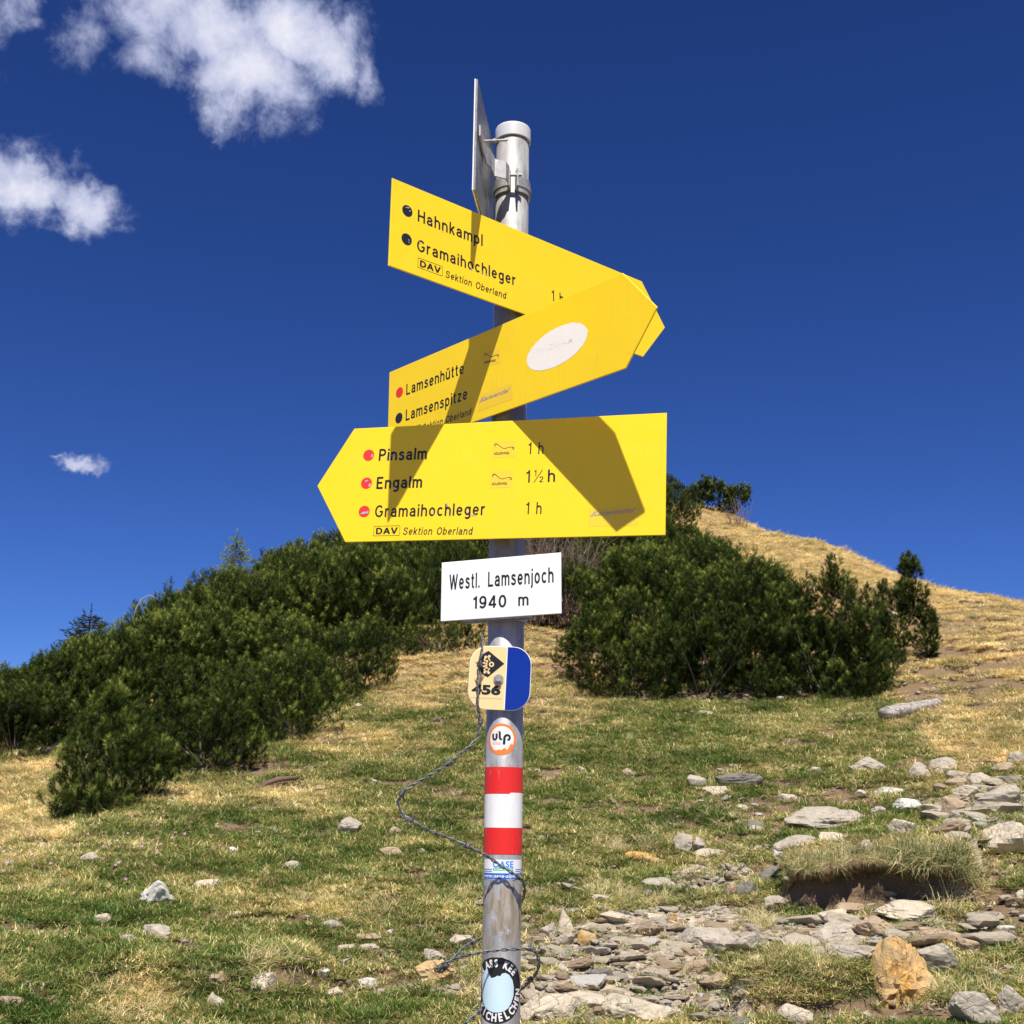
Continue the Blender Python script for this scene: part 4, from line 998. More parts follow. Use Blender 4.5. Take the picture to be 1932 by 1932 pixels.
# px, py (centre), w, h, colour, style, label
ROCKS = [
 (1634, 1441, 84, 34, 'g', 'c', 'light grey pitted rock with a dark hollow side, upper right meadow'),
 (1735, 1454, 36, 32, 'g', '', 'rounded grey stone right of the pitted rock'),
 (1785, 1443, 56, 26, 'g', '', 'pale grey stone stack below the log, upper piece'),
 (1782, 1456, 34, 16, 'p', 'f', 'small pale stone tucked under the stone stack below the log'),
 (1856, 1469, 46, 30, 'p', 'c', 'pale tilted stone with a dark hole near the right edge'),
 (1803, 1477, 38, 20, 't', '', 'tan round stone between the grey stack and the right scree'),
 (1898, 1451, 44, 20, 't', 'f', 'flat tan stone uphill near the right picture edge'),
 (1921, 1432, 34, 26, 'g', '', 'grey stone cut by the right picture edge, highest of the scree'),
 (1828, 1496, 54, 24, 'p', 'f', 'broad pale slab at the upper left of the right scree'),
 (1312, 1475, 40, 30, 'g', '', 'rounded grey rock, left one of the pair in the upper meadow'),
 (1392, 1472, 90, 30, 'd', 'l', 'long dark grey ridged rock right of the rounded one in the upper meadow'),
 (1348, 1492, 50, 16, 'p', 'f', 'pale rubble stone under the meadow rock pair'),
 (1556, 1546, 150, 40, 'g', 'l', 'long layered grey rock crossing the slope above the turf bank'),
 (1709, 1564, 58, 28, 'p', 'f', 'pale topped block with dark shaded underside above the turf bank'),
 (1708, 1520, 56, 24, 'w', '', 'whitish grey boulder between meadow and right scree'),
 (1655, 1530, 30, 16, 'g', '', 'small grey stone left of the whitish boulder'),
 (1890, 1508, 92, 40, 'g', 'l', 'cluster block of layered grey limestone in the right scree'),
 (1800, 1525, 44, 34, 't', '', 'brownish block left of the layered cluster in the scree'),
 (1798, 1541, 26, 18, 'g', '', 'little grey stone below the brownish block'),
 (1290, 1594, 40, 36, 'g', 'c', 'left half of a split grey rock above the path'),
 (1320, 1596, 34, 32, 'g', '', 'right half of a split grey rock above the path'),
 (1211, 1620, 66, 16, 'o', 'f', 'flat ochre slab lying in grass right of the pole'),
 (1345, 1613, 66, 14, 'p', 'f', 'thin pale slab right of the ochre slab'),
 (1424, 1556, 42, 14, 'd', 'f', 'thin dark slab left of the long layered rock'),
 (1428, 1565, 30, 10, 'p', 'f', 'pale flat stone just under the thin dark slab'),
 (1478, 1608, 46, 30, 'w', '', 'bright white angular stone at the left end of the turf bank'),
 (1632, 1606, 48, 50, 'p', 'y', 'pale pyramid shaped stone standing on top of the turf bank'),
 (1505, 1590, 80, 22, 'g', 'f', 'flat grey slab behind the white angular stone'),
 (1575, 1580, 60, 18, 'p', 'f', 'pale flat slab behind the pyramid stone'),
 (1905, 1585, 110, 74, 'p', 'f', 'huge pale slab at the right edge overhanging a dark hollow'),
 (1838, 1612, 30, 58, 'g', 'y', 'upright grey stone leaning beside the huge pale slab'),
 (1412, 1678, 46, 32, 'd', '', 'dark grey block left below the turf bank'),
 (1455, 1648, 42, 24, 'd', '', 'dark stone wedged under the white angular stone'),
 (1465, 1702, 50, 20, 'g', '', 'rounded grey stone at the foot of the turf bank'),
 (1380, 1680, 34, 26, 't', '', 'brown block left of the dark grey block'),
 (1251, 1665, 72, 16, 'g', 'f', 'flat grey stone sunk in green grass right of the pole'),
 (1138, 1699, 42, 14, 'p', 'f', 'small pale slab on the soil edge right of the pole'),
 (1571, 1736, 62, 30, 'p', '', 'pale block in front of the dark bank'),
 (1712, 1722, 104, 34, 'p', 'l', 'bright long stone lying under the hanging grass'),
 (1608, 1714, 54, 16, 't', 'f', 'flat tan stone with moss inside the dark bank'),
 (1166, 1731, 84, 26, 'p', '', 'long pale stone at the upper edge of the stony path'),
 (1230, 1731, 42, 16, 'p', '', 'pale lump right of the long pale path stone'),
 (1270, 1732, 16, 16, 'o', '', 'tiny ochre cube stone on the path'),
 (1070, 1740, 40, 52, 'p', 'y', 'tall pointed pale stone leaning right of the pole'),
 (1038, 1758, 42, 26, 'g', '', 'smooth grey stone left of the pointed pale stone'),
 (1103, 1769, 40, 18, 'o', 'f', 'flat ochre stone at the foot of the pointed pale stone'),
 (1105, 1756, 28, 14, 'p', '', 'small pale stone above the flat ochre one'),
 (1064, 1772, 38, 18, 'g', 'f', 'flat grey stone below the pointed pale stone'),
 (1347, 1770, 146, 48, 'g', 'f', 'big overhanging grey slab in the middle of the stony path'),
 (1418, 1783, 90, 40, 'g', '', 'grey slab right of the big overhanging slab'),
 (1575, 1760, 110, 40, 'g', 'l', 'long layered ledge below the turf bank, left piece'),
 (1660, 1755, 90, 36, 't', 'l', 'long layered ledge below the turf bank, right piece'),
 (1694, 1845, 138, 122, 'o', 'O', 'big ochre boulder with pitted dark face, lower right'),
 (1770, 1815, 84, 56, 'g', '', 'grey rock directly behind the ochre boulder'),
 (1765, 1768, 80, 22, 't', 'f', 'tan slab above the rock behind the ochre boulder'),
 (1828, 1787, 96, 22, 't', 'f', 'long tan slab right of the ochre boulder top'),
 (1600, 1800, 120, 26, 'g', 'f', 'pale slab left of the ochre boulder top'),
 (1206, 1913, 170, 52, 'p', '', 'big pale cream boulder at the bottom edge right of the pole'),
 (1050, 1908, 80, 44, 'p', '', 'pale rounded boulder at the bottom beside the pole'),
 (998, 1906, 42, 46, 'p', '', 'cream stone touching the right side of the pole at the bottom'),
 (1510, 1919, 72, 28, 'p', '', 'pale block on the bare path at the bottom'),
 (1845, 1909, 84, 60, 'g', '', 'rounded grey boulder at the bottom right'),
 (1908, 1890, 66, 50, 'g', '', 'grey boulder in the bottom right corner'),
 (1110, 1893, 96, 20, 'p', 'f', 'flat pale slab above the big cream boulder'),
 (1133, 1840, 46, 22, 'd', '', 'dark tilted stone in the stony path'),
 (1115, 1852, 28, 16, 'w', '', 'small white stone under the dark tilted stone'),
 (1392, 1928, 58, 20, 'd', '', 'dark stone cut by the bottom edge in the middle of the bare path'),
 (1320, 1830, 70, 22, 't', 'f', 'brown layered slab below the big overhanging slab'),
 (1362, 1852, 90, 26, 't', 'l', 'lower brown layered slab below the big overhanging slab'),
 (1100, 1453, 22, 13, 'g', '', 'small grey stone in the upper meadow right of the orange sticker'),
 (1184, 1456, 32, 16, 't', '', 'brownish stone in the upper meadow centre'),
 (1538, 1452, 22, 9, 'p', 'f', 'tiny pale slab left of the pitted rock'),
 (1400, 1523, 24, 11, 'p', '', 'small pale stone above the thin dark slab'),
 (1483, 1504, 40, 13, 'p', 'f', 'pale flat stone left of the reddish soil patch'),
 (1621, 1497, 24, 10, 'p', '', 'small pale stone on the reddish soil patch'),
 (1675, 1493, 56, 12, 'w', 'f', 'thin whitish slab right of the reddish soil patch'),
 (1899, 1754, 30, 12, 'w', '', 'small white stone on bare soil at the right'),
 (1926, 1690, 16, 32, 'p', '', 'pale stone cut by the right edge above bare soil'),
 (288, 1687, 68, 44, 'w', 'b', 'white lumpy stone in the left meadow'),
 (395, 1670, 52, 17, 'p', 'f', 'flat cream stone right of the white lumpy stone'),
 (439, 1607, 38, 14, 'w', 'f', 'slim white stone in the left meadow'),
 (653, 1557, 56, 38, 'g', 'c', 'grey rock with a dark hollow in the left meadow'),
 (735, 1605, 42, 20, 't', '', 'brownish stone below the barbed wire loop'),
 (748, 1570, 26, 17, 't', '', 'small tan stone inside the barbed wire loop'),
 (551, 1633, 46, 17, 'g', 'f', 'tilted grey stone in the middle of the left meadow'),
 (171, 1618, 36, 18, 'g', '', 'brown grey stone at the far left of the meadow'),
 (189, 1736, 32, 18, 'p', '', 'cream stone with grass stalks, far left'),
 (293, 1761, 52, 24, 'g', '', 'wedge shaped grey stone, lower left'),
 (241, 1774, 32, 16, 'g', '', 'small grey stone left of the grey wedge'),
 (630, 1750, 48, 17, 'g', '', 'half buried grey stone near the dry grass'),
 (497, 1856, 62, 24, 'p', 'f', 'long cream stone at the bottom left centre'),
 (410, 1888, 52, 30, 'p', 'y', 'tilted pale stone right of the big dry tussock'),
 (628, 1872, 34, 18, 'p', '', 'small pale stone at the left end of the soil patch'),
 (814, 1834, 84, 56, 'o', 'O', 'ochre wedge stone left of the pole behind the barbed wire'),
 (869, 1778, 62, 18, 'p', 'f', 'cream slab behind the barbed wire'),
 (815, 1808, 50, 24, 'g', 'f', 'pale grey slab behind the ochre wedge'),
 (694, 1855, 36, 13, 'w', 'f', 'small white slab on the soil patch left of the pole'),
 (720, 1876, 24, 15, 'p', '', 'small pale lump below the white slab'),
 (605, 1837, 30, 16, 'w', '', 'pale slanted stone above the soil patch'),
 (22, 1894, 46, 16, 't', 'f', 'pinkish flat stone in the bottom left corner'),
 (407, 1856, 38, 26, 't', '', 'pinkish brown stone above the tilted pale stone'),
 (319, 1513, 22, 8, 'w', 'f', 'flat whitish stone below the left pine'),
 (452, 1722, 18, 8, 'p', '', 'tiny pale stone in the left meadow'),
 (697, 1790, 36, 12, 'p', 'f', 'pale flat stone in the thin grass left of the pole'),
 (652, 1790, 30, 11, 'p', 'f', 'flat pale chip left of the thin grass stone'),
 (695, 1771, 44, 15, 't', '', 'brown stone with white crust left of the pole'),
 (735, 1760, 20, 12, 'w', '', 'small white stone above the brown crusted one'),
 (797, 1607, 16, 11, 'p', '', 'tiny pale stone beside the blue flower'),
 (20, 1630, 20, 9, 'g', 'f', 'small grey slab at the left picture edge'),
 (700, 1662, 14, 8, 'w', '', 'tiny white pebble below the barbed wire loop'),
 (120, 1407, 40, 14, 't', '', 'tan stone bank below the left thicket'),
 (85, 1416, 26, 12, 'p', '', 'pale stone at the lower edge of the left thicket'),
 (1690, 1157, 40, 8, 'w', 'f', 'thin white outcrop on the tan hillside at the right'),
 (1330, 1345, 26, 10, 'p', 'f', 'pale stone in front of the right pine'),
 (1640, 1347, 46, 8, 'p', 'f', 'flat pale stone left of the log'),
]
RING = []
for i, (cx, cy_, wd, hh_, cl_, sty, lab) in enumerate(ROCKS):
    x, y, z, d = ground_at(cx, cy_ + hh_ * .42)
    sx_, sz_ = wd * d / FPX / 2, hh_ * d / FPX / 2
    sub = 4 if wd > 40 else 3
    V, F = rock_shape(100 + i, sub, 12 if sub > 3 else 9, 'f' in sty, 1.8 if 'O' in sty else 1.7 if 'b' in sty else 1.0, 'l' in sty, .12 if 'O' in sty else (.03 if 'g' == cl_ else 0), 'c' in sty)
    V = V / np.abs(V).max(0)
    if 'y' in sty:
        k = np.clip((1 - V[:, 2]) / 1.5, .12, 1); V[:, 0] = V[:, 0] * k + .35 * (1 - k) * (-1 if i % 2 else 1); V[:, 1] *= k
    if 'b' in sty: V[:, 2] += .25 * np.sin(V[:, 0] * 5) * (V[:, 2] > 0)
    if 'O' in sty and wd > 100:
        V[:, 0] = V[:, 0] * (1 - .42 * np.clip(V[:, 2] + .3, 0, 1)); V[:, 0] += .26 * np.clip(V[:, 2] + .3, 0, 1.3); V[:, 1] += .25 * np.clip(V[:, 2], 0, 1); V[:, 0] *= 1.18
    sd = max(sz_ * (1.0 if 'f' not in sty else 1.6), sx_ * .75)
    V = V * [sx_ * 1.06, sd, sz_ * 1.35]
    V[:, 0:2] = V[:, 0:2] @ np.array([[math.cos(t_ := rng.uniform(-.25, .25)), math.sin(t_)], [-math.sin(t_), math.cos(t_)]])
    o = link('stone' if wd < 60 else 'boulder', mesh_np('rock', V, F, False), RM[cl_])
    r_ = ray(cx, cy_ + hh_ * .42); q = sd * .55 / math.hypot(r_[0], r_[1])
    x2, y2 = x + r_[0] * q, y + r_[1] * q
    o.location = (x2, y2, z + sz_ * .46); RING.append((x2, y2, sx_, sd))
    o.rotation_euler = (.12, rng.uniform(-.1, .1), -math.atan2(x, y))
    if 'O' in sty and wd < 100: o.rotation_euler[1] = -.15
    tag(o, lab, 'stone' if wd < 60 else 'boulder')

# scree fragments: shared low meshes
small = []
for k in range(10):
    V, F = rock_shape(900 + k, 2, 8, k % 3 != 0, 1.0); V = V / np.abs(V).max(0); small.append(mesh_np('fragment', V, F, False))
    small[-1].materials.append(RM['pptgpp'[k % 6]])
def scatter_stones(n, region, wr_, group, label, ar=(.25, .5)):
    c = 0
    while c < n:
        px_ = rng.uniform(region[0], region[2]); py_ = rng.uniform(region[1], region[3])
        x, y, z, d = ground_at(px_, py_)
        s_, r2, _, _ = masks(np.array([x]), np.array([y]), np.array([z]))
        if max(s_[0] * .5, r2[0]) < rng.random() * .75 + .1: continue
        wd = wr_[0] + (wr_[1] - wr_[0]) * rng.random() ** 2.2; s = wd * d / FPX / 2
        o = bpy.data.objects.new('stone_fragment', small[rng.integers(10)]); COL.objects.link(o)
        o.location = (x, y, z + s * .08); o.scale = (s, s * rng.uniform(.6, 1.1), s * rng.uniform(*ar))
        o.rotation_euler = (rng.uniform(-.2, .35), rng.uniform(-.2, .2), rng.uniform(0, 6.28)); tag(o, label, 'stone', group); c += 1
scatter_stones(165, (985, 1640, 1500, 1932), (9, 42), 'stone fragments on the path right of the pole', 'flat pale limestone fragment on the stony path right of the pole')
scatter_stones(28, (560, 1740, 920, 1900), (8, 26), 'stone fragments left of the pole', 'pale limestone fragment on thin soil left of the pole')
scatter_stones(55, (1500, 1690, 1932, 1930), (8, 34), 'stone fragments around the ochre boulder', 'limestone fragment on soil around the ochre boulder')
scatter_stones(45, (1740, 1440, 1932, 1600), (10, 46), 'stone fragments in the right scree', 'pale limestone fragment in the scree at the right edge')

# larger broken slabs bedded in the path
slabs = []
for k in range(8):
    V, F = rock_shape(930 + k, 3, 8, True, 1.1, k % 2 == 0); V = V / np.abs(V).max(0); slabs.append(mesh_np('slab', V, F, False)); slabs[-1].materials.append(RM['ptppgtpw'[k]])
def scatter_slabs(n, reg, wr_, label, group):
    c = 0
    while c < n:
        px_ = rng.uniform(reg[0], reg[2]); py_ = rng.uniform(reg[1], reg[3]); x, y, z, d = ground_at(px_, py_); r2 = masks(np.array([x]), np.array([y]), np.array([z]))[1][0]
        if r2 < rng.random() * .8 + .15: continue
        s = (wr_[0] + (wr_[1] - wr_[0]) * rng.random() ** 1.6) * d / FPX / 2; o = bpy.data.objects.new('flat_stone', slabs[rng.integers(8)]); COL.objects.link(o)
        o.location = (x, y, z + s * .03); o.scale = (s, s * rng.uniform(.6, 1.0), s * rng.uniform(.16, .32)); o.rotation_euler = (rng.uniform(0, .3), rng.uniform(-.12, .12), rng.uniform(-.7, .7) + 3.14 * rng.integers(2)); tag(o, label, 'stone', group); c += 1
scatter_slabs(40, (985, 1690, 1480, 1932), (36, 84), 'broken flat limestone slab bedded in the path right of the pole', 'broken slabs bedded in the path')
scatter_slabs(34, (1480, 1725, 1880, 1830), (40, 110), 'flat limestone slab on the ground between the turf bank and the ochre boulder', 'slabs below the turf bank')
scatter_slabs(18, (1740, 1450, 1932, 1600), (40, 90), 'flat pale slab in the scree near the right edge', 'slabs in the right scree')

# ------------------------------------------------------------------ instanced ground cover
HID = bpy.data.collections.new('prototypes')
def blades(seed, n, L0, L1, wd, tilt0, tilt1, rad, droop):
    r = np.random.default_rng(seed); V, F, C = [], [], []
    for i in range(n):
        a = r.uniform(0, 2 * np.pi); rr_ = rad * math.sqrt(r.random()); b = np.array([rr_ * math.cos(a), rr_ * math.sin(a), -.008])
        h = r.uniform(0, 2 * np.pi); tl = r.uniform(tilt0, tilt1); L_ = r.uniform(L0, L1); dr = droop * r.uniform(.5, 1.4); w_ = wd * r.uniform(.7, 1.2)
        side = np.array([-math.sin(h), math.cos(h), 0]); p = b; k = len(V); hh2 = h + r.uniform(-.5, .5)
        for s in range(4):
            ww = w_ * (1, .9, .65, 0)[s] / 2
            if s < 3: V += [p - side * ww, p + side * ww]
            else: V += [p]
            dd = np.array([math.cos(hh2) * math.sin(tl), math.sin(hh2) * math.sin(tl), math.cos(tl)]); p = p + dd * L_ / 3; tl += dr
        F += [(k, k + 1, k + 3), (k, k + 3, k + 2), (k + 2, k + 3, k + 5), (k + 2, k + 5, k + 4), (k + 4, k + 5, k + 6)]
        C += [r.random()] * 7
    return mesh_np('tuft', np.array(V), np.array(F), False, {'blade': np.array(C)})
def grass_mat():
    mt, t, b = material('alpine_grass'); bl = t.new('ShaderNodeAttribute', attribute_name='blade').outputs['Fac']
    ti = t.new('ShaderNodeAttribute', attribute_name='tint', attribute_type='INSTANCER').outputs['Fac']
    f = t.math('ADD', ti, t.math('MULTIPLY', t.math('SUBTRACT', bl, .5), .95))
    c = t.ramp(f, [(0, (.05, .115, .014)), (.2, (.10, .18, .028)), (.38, (.21, .25, .06)), (.55, (.38, .32, .11)), (.78, (.60, .45, .205)), (1, (.78, .63, .35))])
    v = t.new('ShaderNodeAttribute', attribute_name='val', attribute_type='INSTANCER').outputs['Fac']
    hv = t.new('ShaderNodeHueSaturation', {'Color': c, 'Value': t.math('MULTIPLY', v, 1.0)})
    di = t.new('ShaderNodeBsdfDiffuse', {'Color': hv.outputs[0]}); tr = t.new('ShaderNodeBsdfTranslucent', {'Color': hv.outputs[0]})
    gl = t.new('ShaderNodeBsdfGlossy', {'Color': (.5, .5, .5, 1), 'Roughness': .5})
    mx = t.new('ShaderNodeMixShader', {0: .3, 1: di.outputs[0], 2: tr.outputs[0]}); mx2 = t.new('ShaderNodeMixShader', {0: .04, 1: mx.outputs[0], 2: gl.outputs[0]})
    t.l.new(mx2.outputs[0], t.n['Material Output'].inputs[0]); return mt
GM = grass_mat()
def proto_coll(name, meshes, mats):
    c = bpy.data.collections.new(name)
    for i, me_ in enumerate(meshes):
        if mats: me_.materials.clear(); me_.materials.append(mats)
        o = bpy.data.objects.new('%s_%02d' % (name, i), me_); c.objects.link(o)
    return c
def gn_scatter(name, P, rot, scl, idx, coll, attrs, mat=None):
    me_ = bpy.data.meshes.new(name); me_.vertices.add(len(P)); me_.vertices.foreach_set('co', np.asarray(P, np.float32).ravel())
    a = me_.attributes.new('rot', 'FLOAT_VECTOR', 'POINT'); a.data.foreach_set('vector', np.asarray(rot, np.float32).ravel())
    a = me_.attributes.new('scl', 'FLOAT_VECTOR', 'POINT'); a.data.foreach_set('vector', np.asarray(scl, np.float32).ravel())
    a = me_.attributes.new('pick', 'INT', 'POINT'); a.data.foreach_set('value', np.asarray(idx, np.int32))
    for k, v in attrs.items():
        a = me_.attributes.new(k, 'FLOAT', 'POINT'); a.data.foreach_set('value', np.asarray(v, np.float32))
    o = bpy.data.objects.new(name, me_); COL.objects.link(o)
    g = bpy.data.node_groups.new(name, 'GeometryNodeTree'); g.interface.new_socket('Geometry', in_out='INPUT', socket_type='NodeSocketGeometry'); g.interface.new_socket('Geometry', in_out='OUTPUT', socket_type='NodeSocketGeometry')
    N = g.nodes; Lk = g.links; gi = N.new('NodeGroupInput'); go = N.new('NodeGroupOutput')
    ci = N.new('GeometryNodeCollectionInfo'); ci.inputs['Collection'].default_value = coll; ci.inputs['Separate Children'].default_value = True; ci.inputs['Reset Children'].default_value = True
    ip_ = N.new('GeometryNodeInstanceOnPoints'); ip_.inputs['Pick Instance'].default_value = True
    def att(nm, ty): n_ = N.new('GeometryNodeInputNamedAttribute'); n_.data_type = ty; n_.inputs['Name'].default_value = nm; return n_.outputs['Attribute']
    er = N.new('FunctionNodeEulerToRotation'); Lk.new(att('rot', 'FLOAT_VECTOR'), er.inputs[0])
    Lk.new(gi.outputs[0], ip_.inputs['Points']); Lk.new(ci.outputs[0], ip_.inputs['Instance']); Lk.new(att('pick', 'INT'), ip_.inputs['Instance Index'])
    Lk.new(er.outputs[0], ip_.inputs['Rotation']); Lk.new(att('scl', 'FLOAT_VECTOR'), ip_.inputs['Scale']); Lk.new(ip_.outputs[0], go.inputs[0])
    md = o.modifiers.new('scatter', 'NODES'); md.node_group = g
    return o
short = [blades(i, 40, .022, .055, .0048, .3, 1.3, .06, .30) for i in range(5)]
flatg = [blades(10 + i, 44, .035, .085, .0048, 1.0, 1.55, .07, .10) for i in range(4)]
long_ = [blades(20 + i, 40, .07, .19, .0040, .35, 1.5, .07, .42) for i in range(3)]
TG = proto_coll('grass_tuft', short + flatg + long_, GM)
def grass_pts(n, d0, d1, azr=R_(37)):
    d = np.exp(rng.uniform(math.log(d0), math.log(d1), n)); a = rng.uniform(-azr, azr, n)
    return d * np.sin(a), d * np.cos(a)
x, y = grass_pts(205000, 5.0, 48); z = hgt(x, y); d = np.hypot(x, y)
s_, c_, t_, g_ = masks(x, y, z)
keep = rng.random(len(x)) > np.clip(np.maximum(s_ * 1.0, c_ * .95), 0, .98)
x, y, z, d, s_, c_, t_, g_ = [q[keep] for q in (x, y, z, d, s_, c_, t_, g_)]
n = len(x); patch = fbm(x / .35, y / .35, o=3, s=61)
tint = np.clip(.395 + .50 * (t_ - .25) - .08 * g_ + .34 * patch + rng.normal(0, .13, n) + .1 * (d > 17) , .0, 1)
pick = np.where(rng.random(n) < .42 + .25 * t_, rng.integers(5, 9, n), rng.integers(0, 5, n))
pick = np.where((rng.random(n) < .035) & (d < 17), rng.integers(9, 12, n), pick)
sc = np.clip(.85 + .055 * (d - 7), .8, 2.6) * rng.uniform(.65, 1.25, n) * np.where(pick > 8, .6, 1)
val = np.clip(1.26 + .40 * patch + rng.normal(0, .12, n) - .15 * s_, .5, 1.9)
slope = np.stack([np.full(n, 0.22), np.zeros(n), rng.uniform(0, 6.28, n)], 1); slope[:, 0] = rng.normal(.0, .15, n) + .2
# orient flat blades downhill: the instance is tilted in world x after the spin, so use z spin only for variety
tag(gn_scatter('grass', np.stack([x, y, z + .004], 1), slope, np.stack([sc, sc, sc * np.where(d > 17, .8, 1)], 1), pick, TG, {'tint': tint, 'val': val}), kind='stuff')

# long hanging and bunched dry grass: bank lip, mounds, tussocks
def long_patch(specs):
    P, Rt, S, I, Tn, Vl = [], [], [], [], [], []
    for (cx, cy_, rx, ry, n_, s0_, s1_, ti) in specs:
        for k in range(n_):
            a = rng.uniform(0, 6.28); r_ = math.sqrt(rng.random()); px_, py_ = cx + rx * r_ * math.cos(a), cy_ + ry * r_ * math.sin(a)
            x, y, z, d = ground_at(px_, py_); s = rng.uniform(s0_, s1_)
            P.append((x, y, z)); Rt.append((rng.uniform(.35, 1.15), rng.uniform(-.45, .45), rng.uniform(-.5, .5))); S.append((s, s, s)); I.append(9 + rng.integers(3)); Tn.append(np.clip(ti + rng.normal(0, .12), 0, 1)); Vl.append(rng.uniform(.75, 1.25))
    return P, Rt, S, I, Tn, Vl
sp = [(250, 1885, 75, 30, 36, .35, .75, .62), (1480, 1835, 120, 45, 120, .3, .6, .58), (1720, 1620, 90, 14, 40, .4, .8, .58), (1560, 1625, 90, 14, 40, .35, .65, .52), (1430, 1745, 30, 10, 16, .5, .8, .75), (1810, 1880, 60, 20, 26, .5, .8, .6),
      (1150, 1690, 60, 12, 24, .5, .8, .7), (1240, 1700, 90, 8, 26, .4, .7, .62), (980, 1690, 50, 14, 14, .5, .8, .7), (1190, 1590, 90, 22, 40, .4, .7, .75), (1380, 1540, 60, 20, 14, .4, .7, .8), (1880, 1840, 50, 40, 14, .5, .8, .5),
      (680, 1720, 60, 10, 16, .4, .7, .75), (500, 1818, 60, 10, 18, .4, .8, .75), (870, 1690, 80, 10, 24, .4, .7, .72), (570, 1700, 80, 10, 14, .4, .6, .7), (100, 1680, 50, 10, 10, .4, .6, .6), (300, 1508, 30, 8, 12, .35, .5, .9), (560, 1515, 40, 14, 16, .35, .5, .8),
      (380, 1850, 60, 10, 14, .4, .7, .7), (900, 1880, 60, 20, 10, .3, .5, .5), (1310, 1690, 60, 10, 12, .4, .6, .7), (120, 1800, 60, 16, 12, .4, .6, .4), (1790, 1700, 40, 24, 10, .6, 1., .85), (1550, 1425, 12, 5, 3, .4, .5, .9), (1190, 1392, 22, 6, 9, .3, .45, .95)]
P, Rt, S, I, Tn, Vl = long_patch(sp)
for (rx_, ry_, sx_, sd_) in RING:
    if masks(np.array([rx_]), np.array([ry_]), hgt(np.array([rx_]), np.array([ry_])))[1][0] > .7: continue
    for k in range(int(5 + sx_ * 60)):
        a = rng.uniform(-3.3, .15); x, y = rx_ + (sx_ + .01) * math.cos(a), ry_ + (sd_ + .01) * math.sin(a); s = rng.uniform(.22, .45)
        P.append((x, y, float(hgt(x, y)))); Rt.append((rng.uniform(-.2, .4), rng.uniform(-.3, .3), 0)); S.append((s, s, s)); I.append(9 + rng.integers(3)); Tn.append(np.clip(.5 + rng.normal(0, .18), 0, 1)); Vl.append(rng.uniform(.7, 1.2))
for k in range(900):   # scattered darker clumps on the dry hillside
    d_ = rng.uniform(19, 44); az_k = math.atan((rng.uniform(1000, 1960) - 959) / COLPX); x, y = d_ * math.sin(az_k), d_ * math.cos(az_k); s = rng.uniform(.5, 1.3)
    P.append((x, y, float(hgt(x, y)))); Rt.append((rng.uniform(0, .8), rng.uniform(-.3, .3), 0)); S.append((s, s, s)); I.append(9 + rng.integers(3)); Tn.append(np.clip(.55 + rng.normal(0, .15), 0, 1)); Vl.append(rng.uniform(.3, .75))
for k in range(200):   # fringe hanging over the lip of the turf bank
    px_ = 1480 + 345 * rng.random(); az_k = math.atan((px_ - 959) / COLPX); lipd = 7.95 + .10 * math.sin(px_ * .02) + .0006 * abs(px_ - 1650)
    dd = lipd - .20 + rng.uniform(-.03, .25); x, y = dd * math.sin(az_k), dd * math.cos(az_k); z = ledge_top(az_k, dd) - .015; s = rng.uniform(.35, .75) * (1.35 if px_ > 1690 else .85)
    P.append((x, y, z + .02)); Rt.append((rng.uniform(.7, 1.6), rng.uniform(-.4, .4), rng.uniform(-.3, .3))); S.append((s, s, s)); I.append(9 + rng.integers(3)); Tn.append(np.clip(.60 + rng.normal(0, .2), 0, 1)); Vl.append(rng.uniform(.6, 1.05))
tag(gn_scatter('dry_grass', P, Rt, S, I, TG, {'tint': Tn, 'val': Vl}), kind='stuff')

# gravel on soil and path
GC = proto_coll('gravel_bit', [mesh_np('gravel_bit', (lambda q: q[0] / np.abs(q[0]).max(0))(rock_shape(950 + k, 1, 6)), ico(1)[1], False) for k in range(5)], None)
for k, o in enumerate(GC.objects): o.data.materials.append(RM['ptpwg'[k]])
x, y = grass_pts(70000, 5.0, 17); z = hgt(x, y); s_, c_, t_, g_ = masks(x, y, z); keep = rng.random(len(x)) < np.clip(np.maximum(c_ * .6, s_ * .10), 0.004, 1)
x, y, z = x[keep], y[keep], z[keep]; n = len(x); s = (.005 + .030 * rng.random(n) ** 2.5) * np.clip(np.hypot(x, y) / 7, .8, 2)
tag(gn_scatter('gravel', np.stack([x, y, z], 1), rng.uniform(-.3, .3, (n, 3)) + np.stack([np.zeros(n), np.zeros(n), rng.uniform(0, 6, n)], 1), np.stack([s, s, s * .5], 1), rng.integers(0, 5, n), GC, {}), kind='stuff')

# tiny flowers
fm = simple('pink_petal', (.62, .30, .50), .6, var=.1); bm = bmesh.new()
for k in range(6):
    a = k * math.pi / 3; add_poly(bm, [(0, 0, .03), (.010 * math.cos(a - .35), .010 * math.sin(a - .35), .033), (.014 * math.cos(a), .014 * math.sin(a), .035), (.010 * math.cos(a + .35), .010 * math.sin(a + .35), .033)], [(0, 1, 2, 3)])
FC = proto_coll('pink_flower_head', [bm_mesh('pink_flower_head', bm)], fm)
P = []
for k in range(46):
    px_, py_ = rng.normal(190, 110), rng.normal(1590, 40)
    if 0 < px_ < 460 and py_ > 1520: P.append(ground_at(px_, py_)[:3])
for px_, py_ in ((817, 1576), (1265, 1560), (60, 1585), (30, 1618), (10, 1612)): P.append(ground_at(px_, py_)[:3])
n = len(P); tag(gn_scatter('pink_flowers', P, np.stack([np.full(n, .7), np.zeros(n), np.zeros(n)], 1), np.full((n, 3), .9), np.zeros(n), FC, {}), kind='stuff')

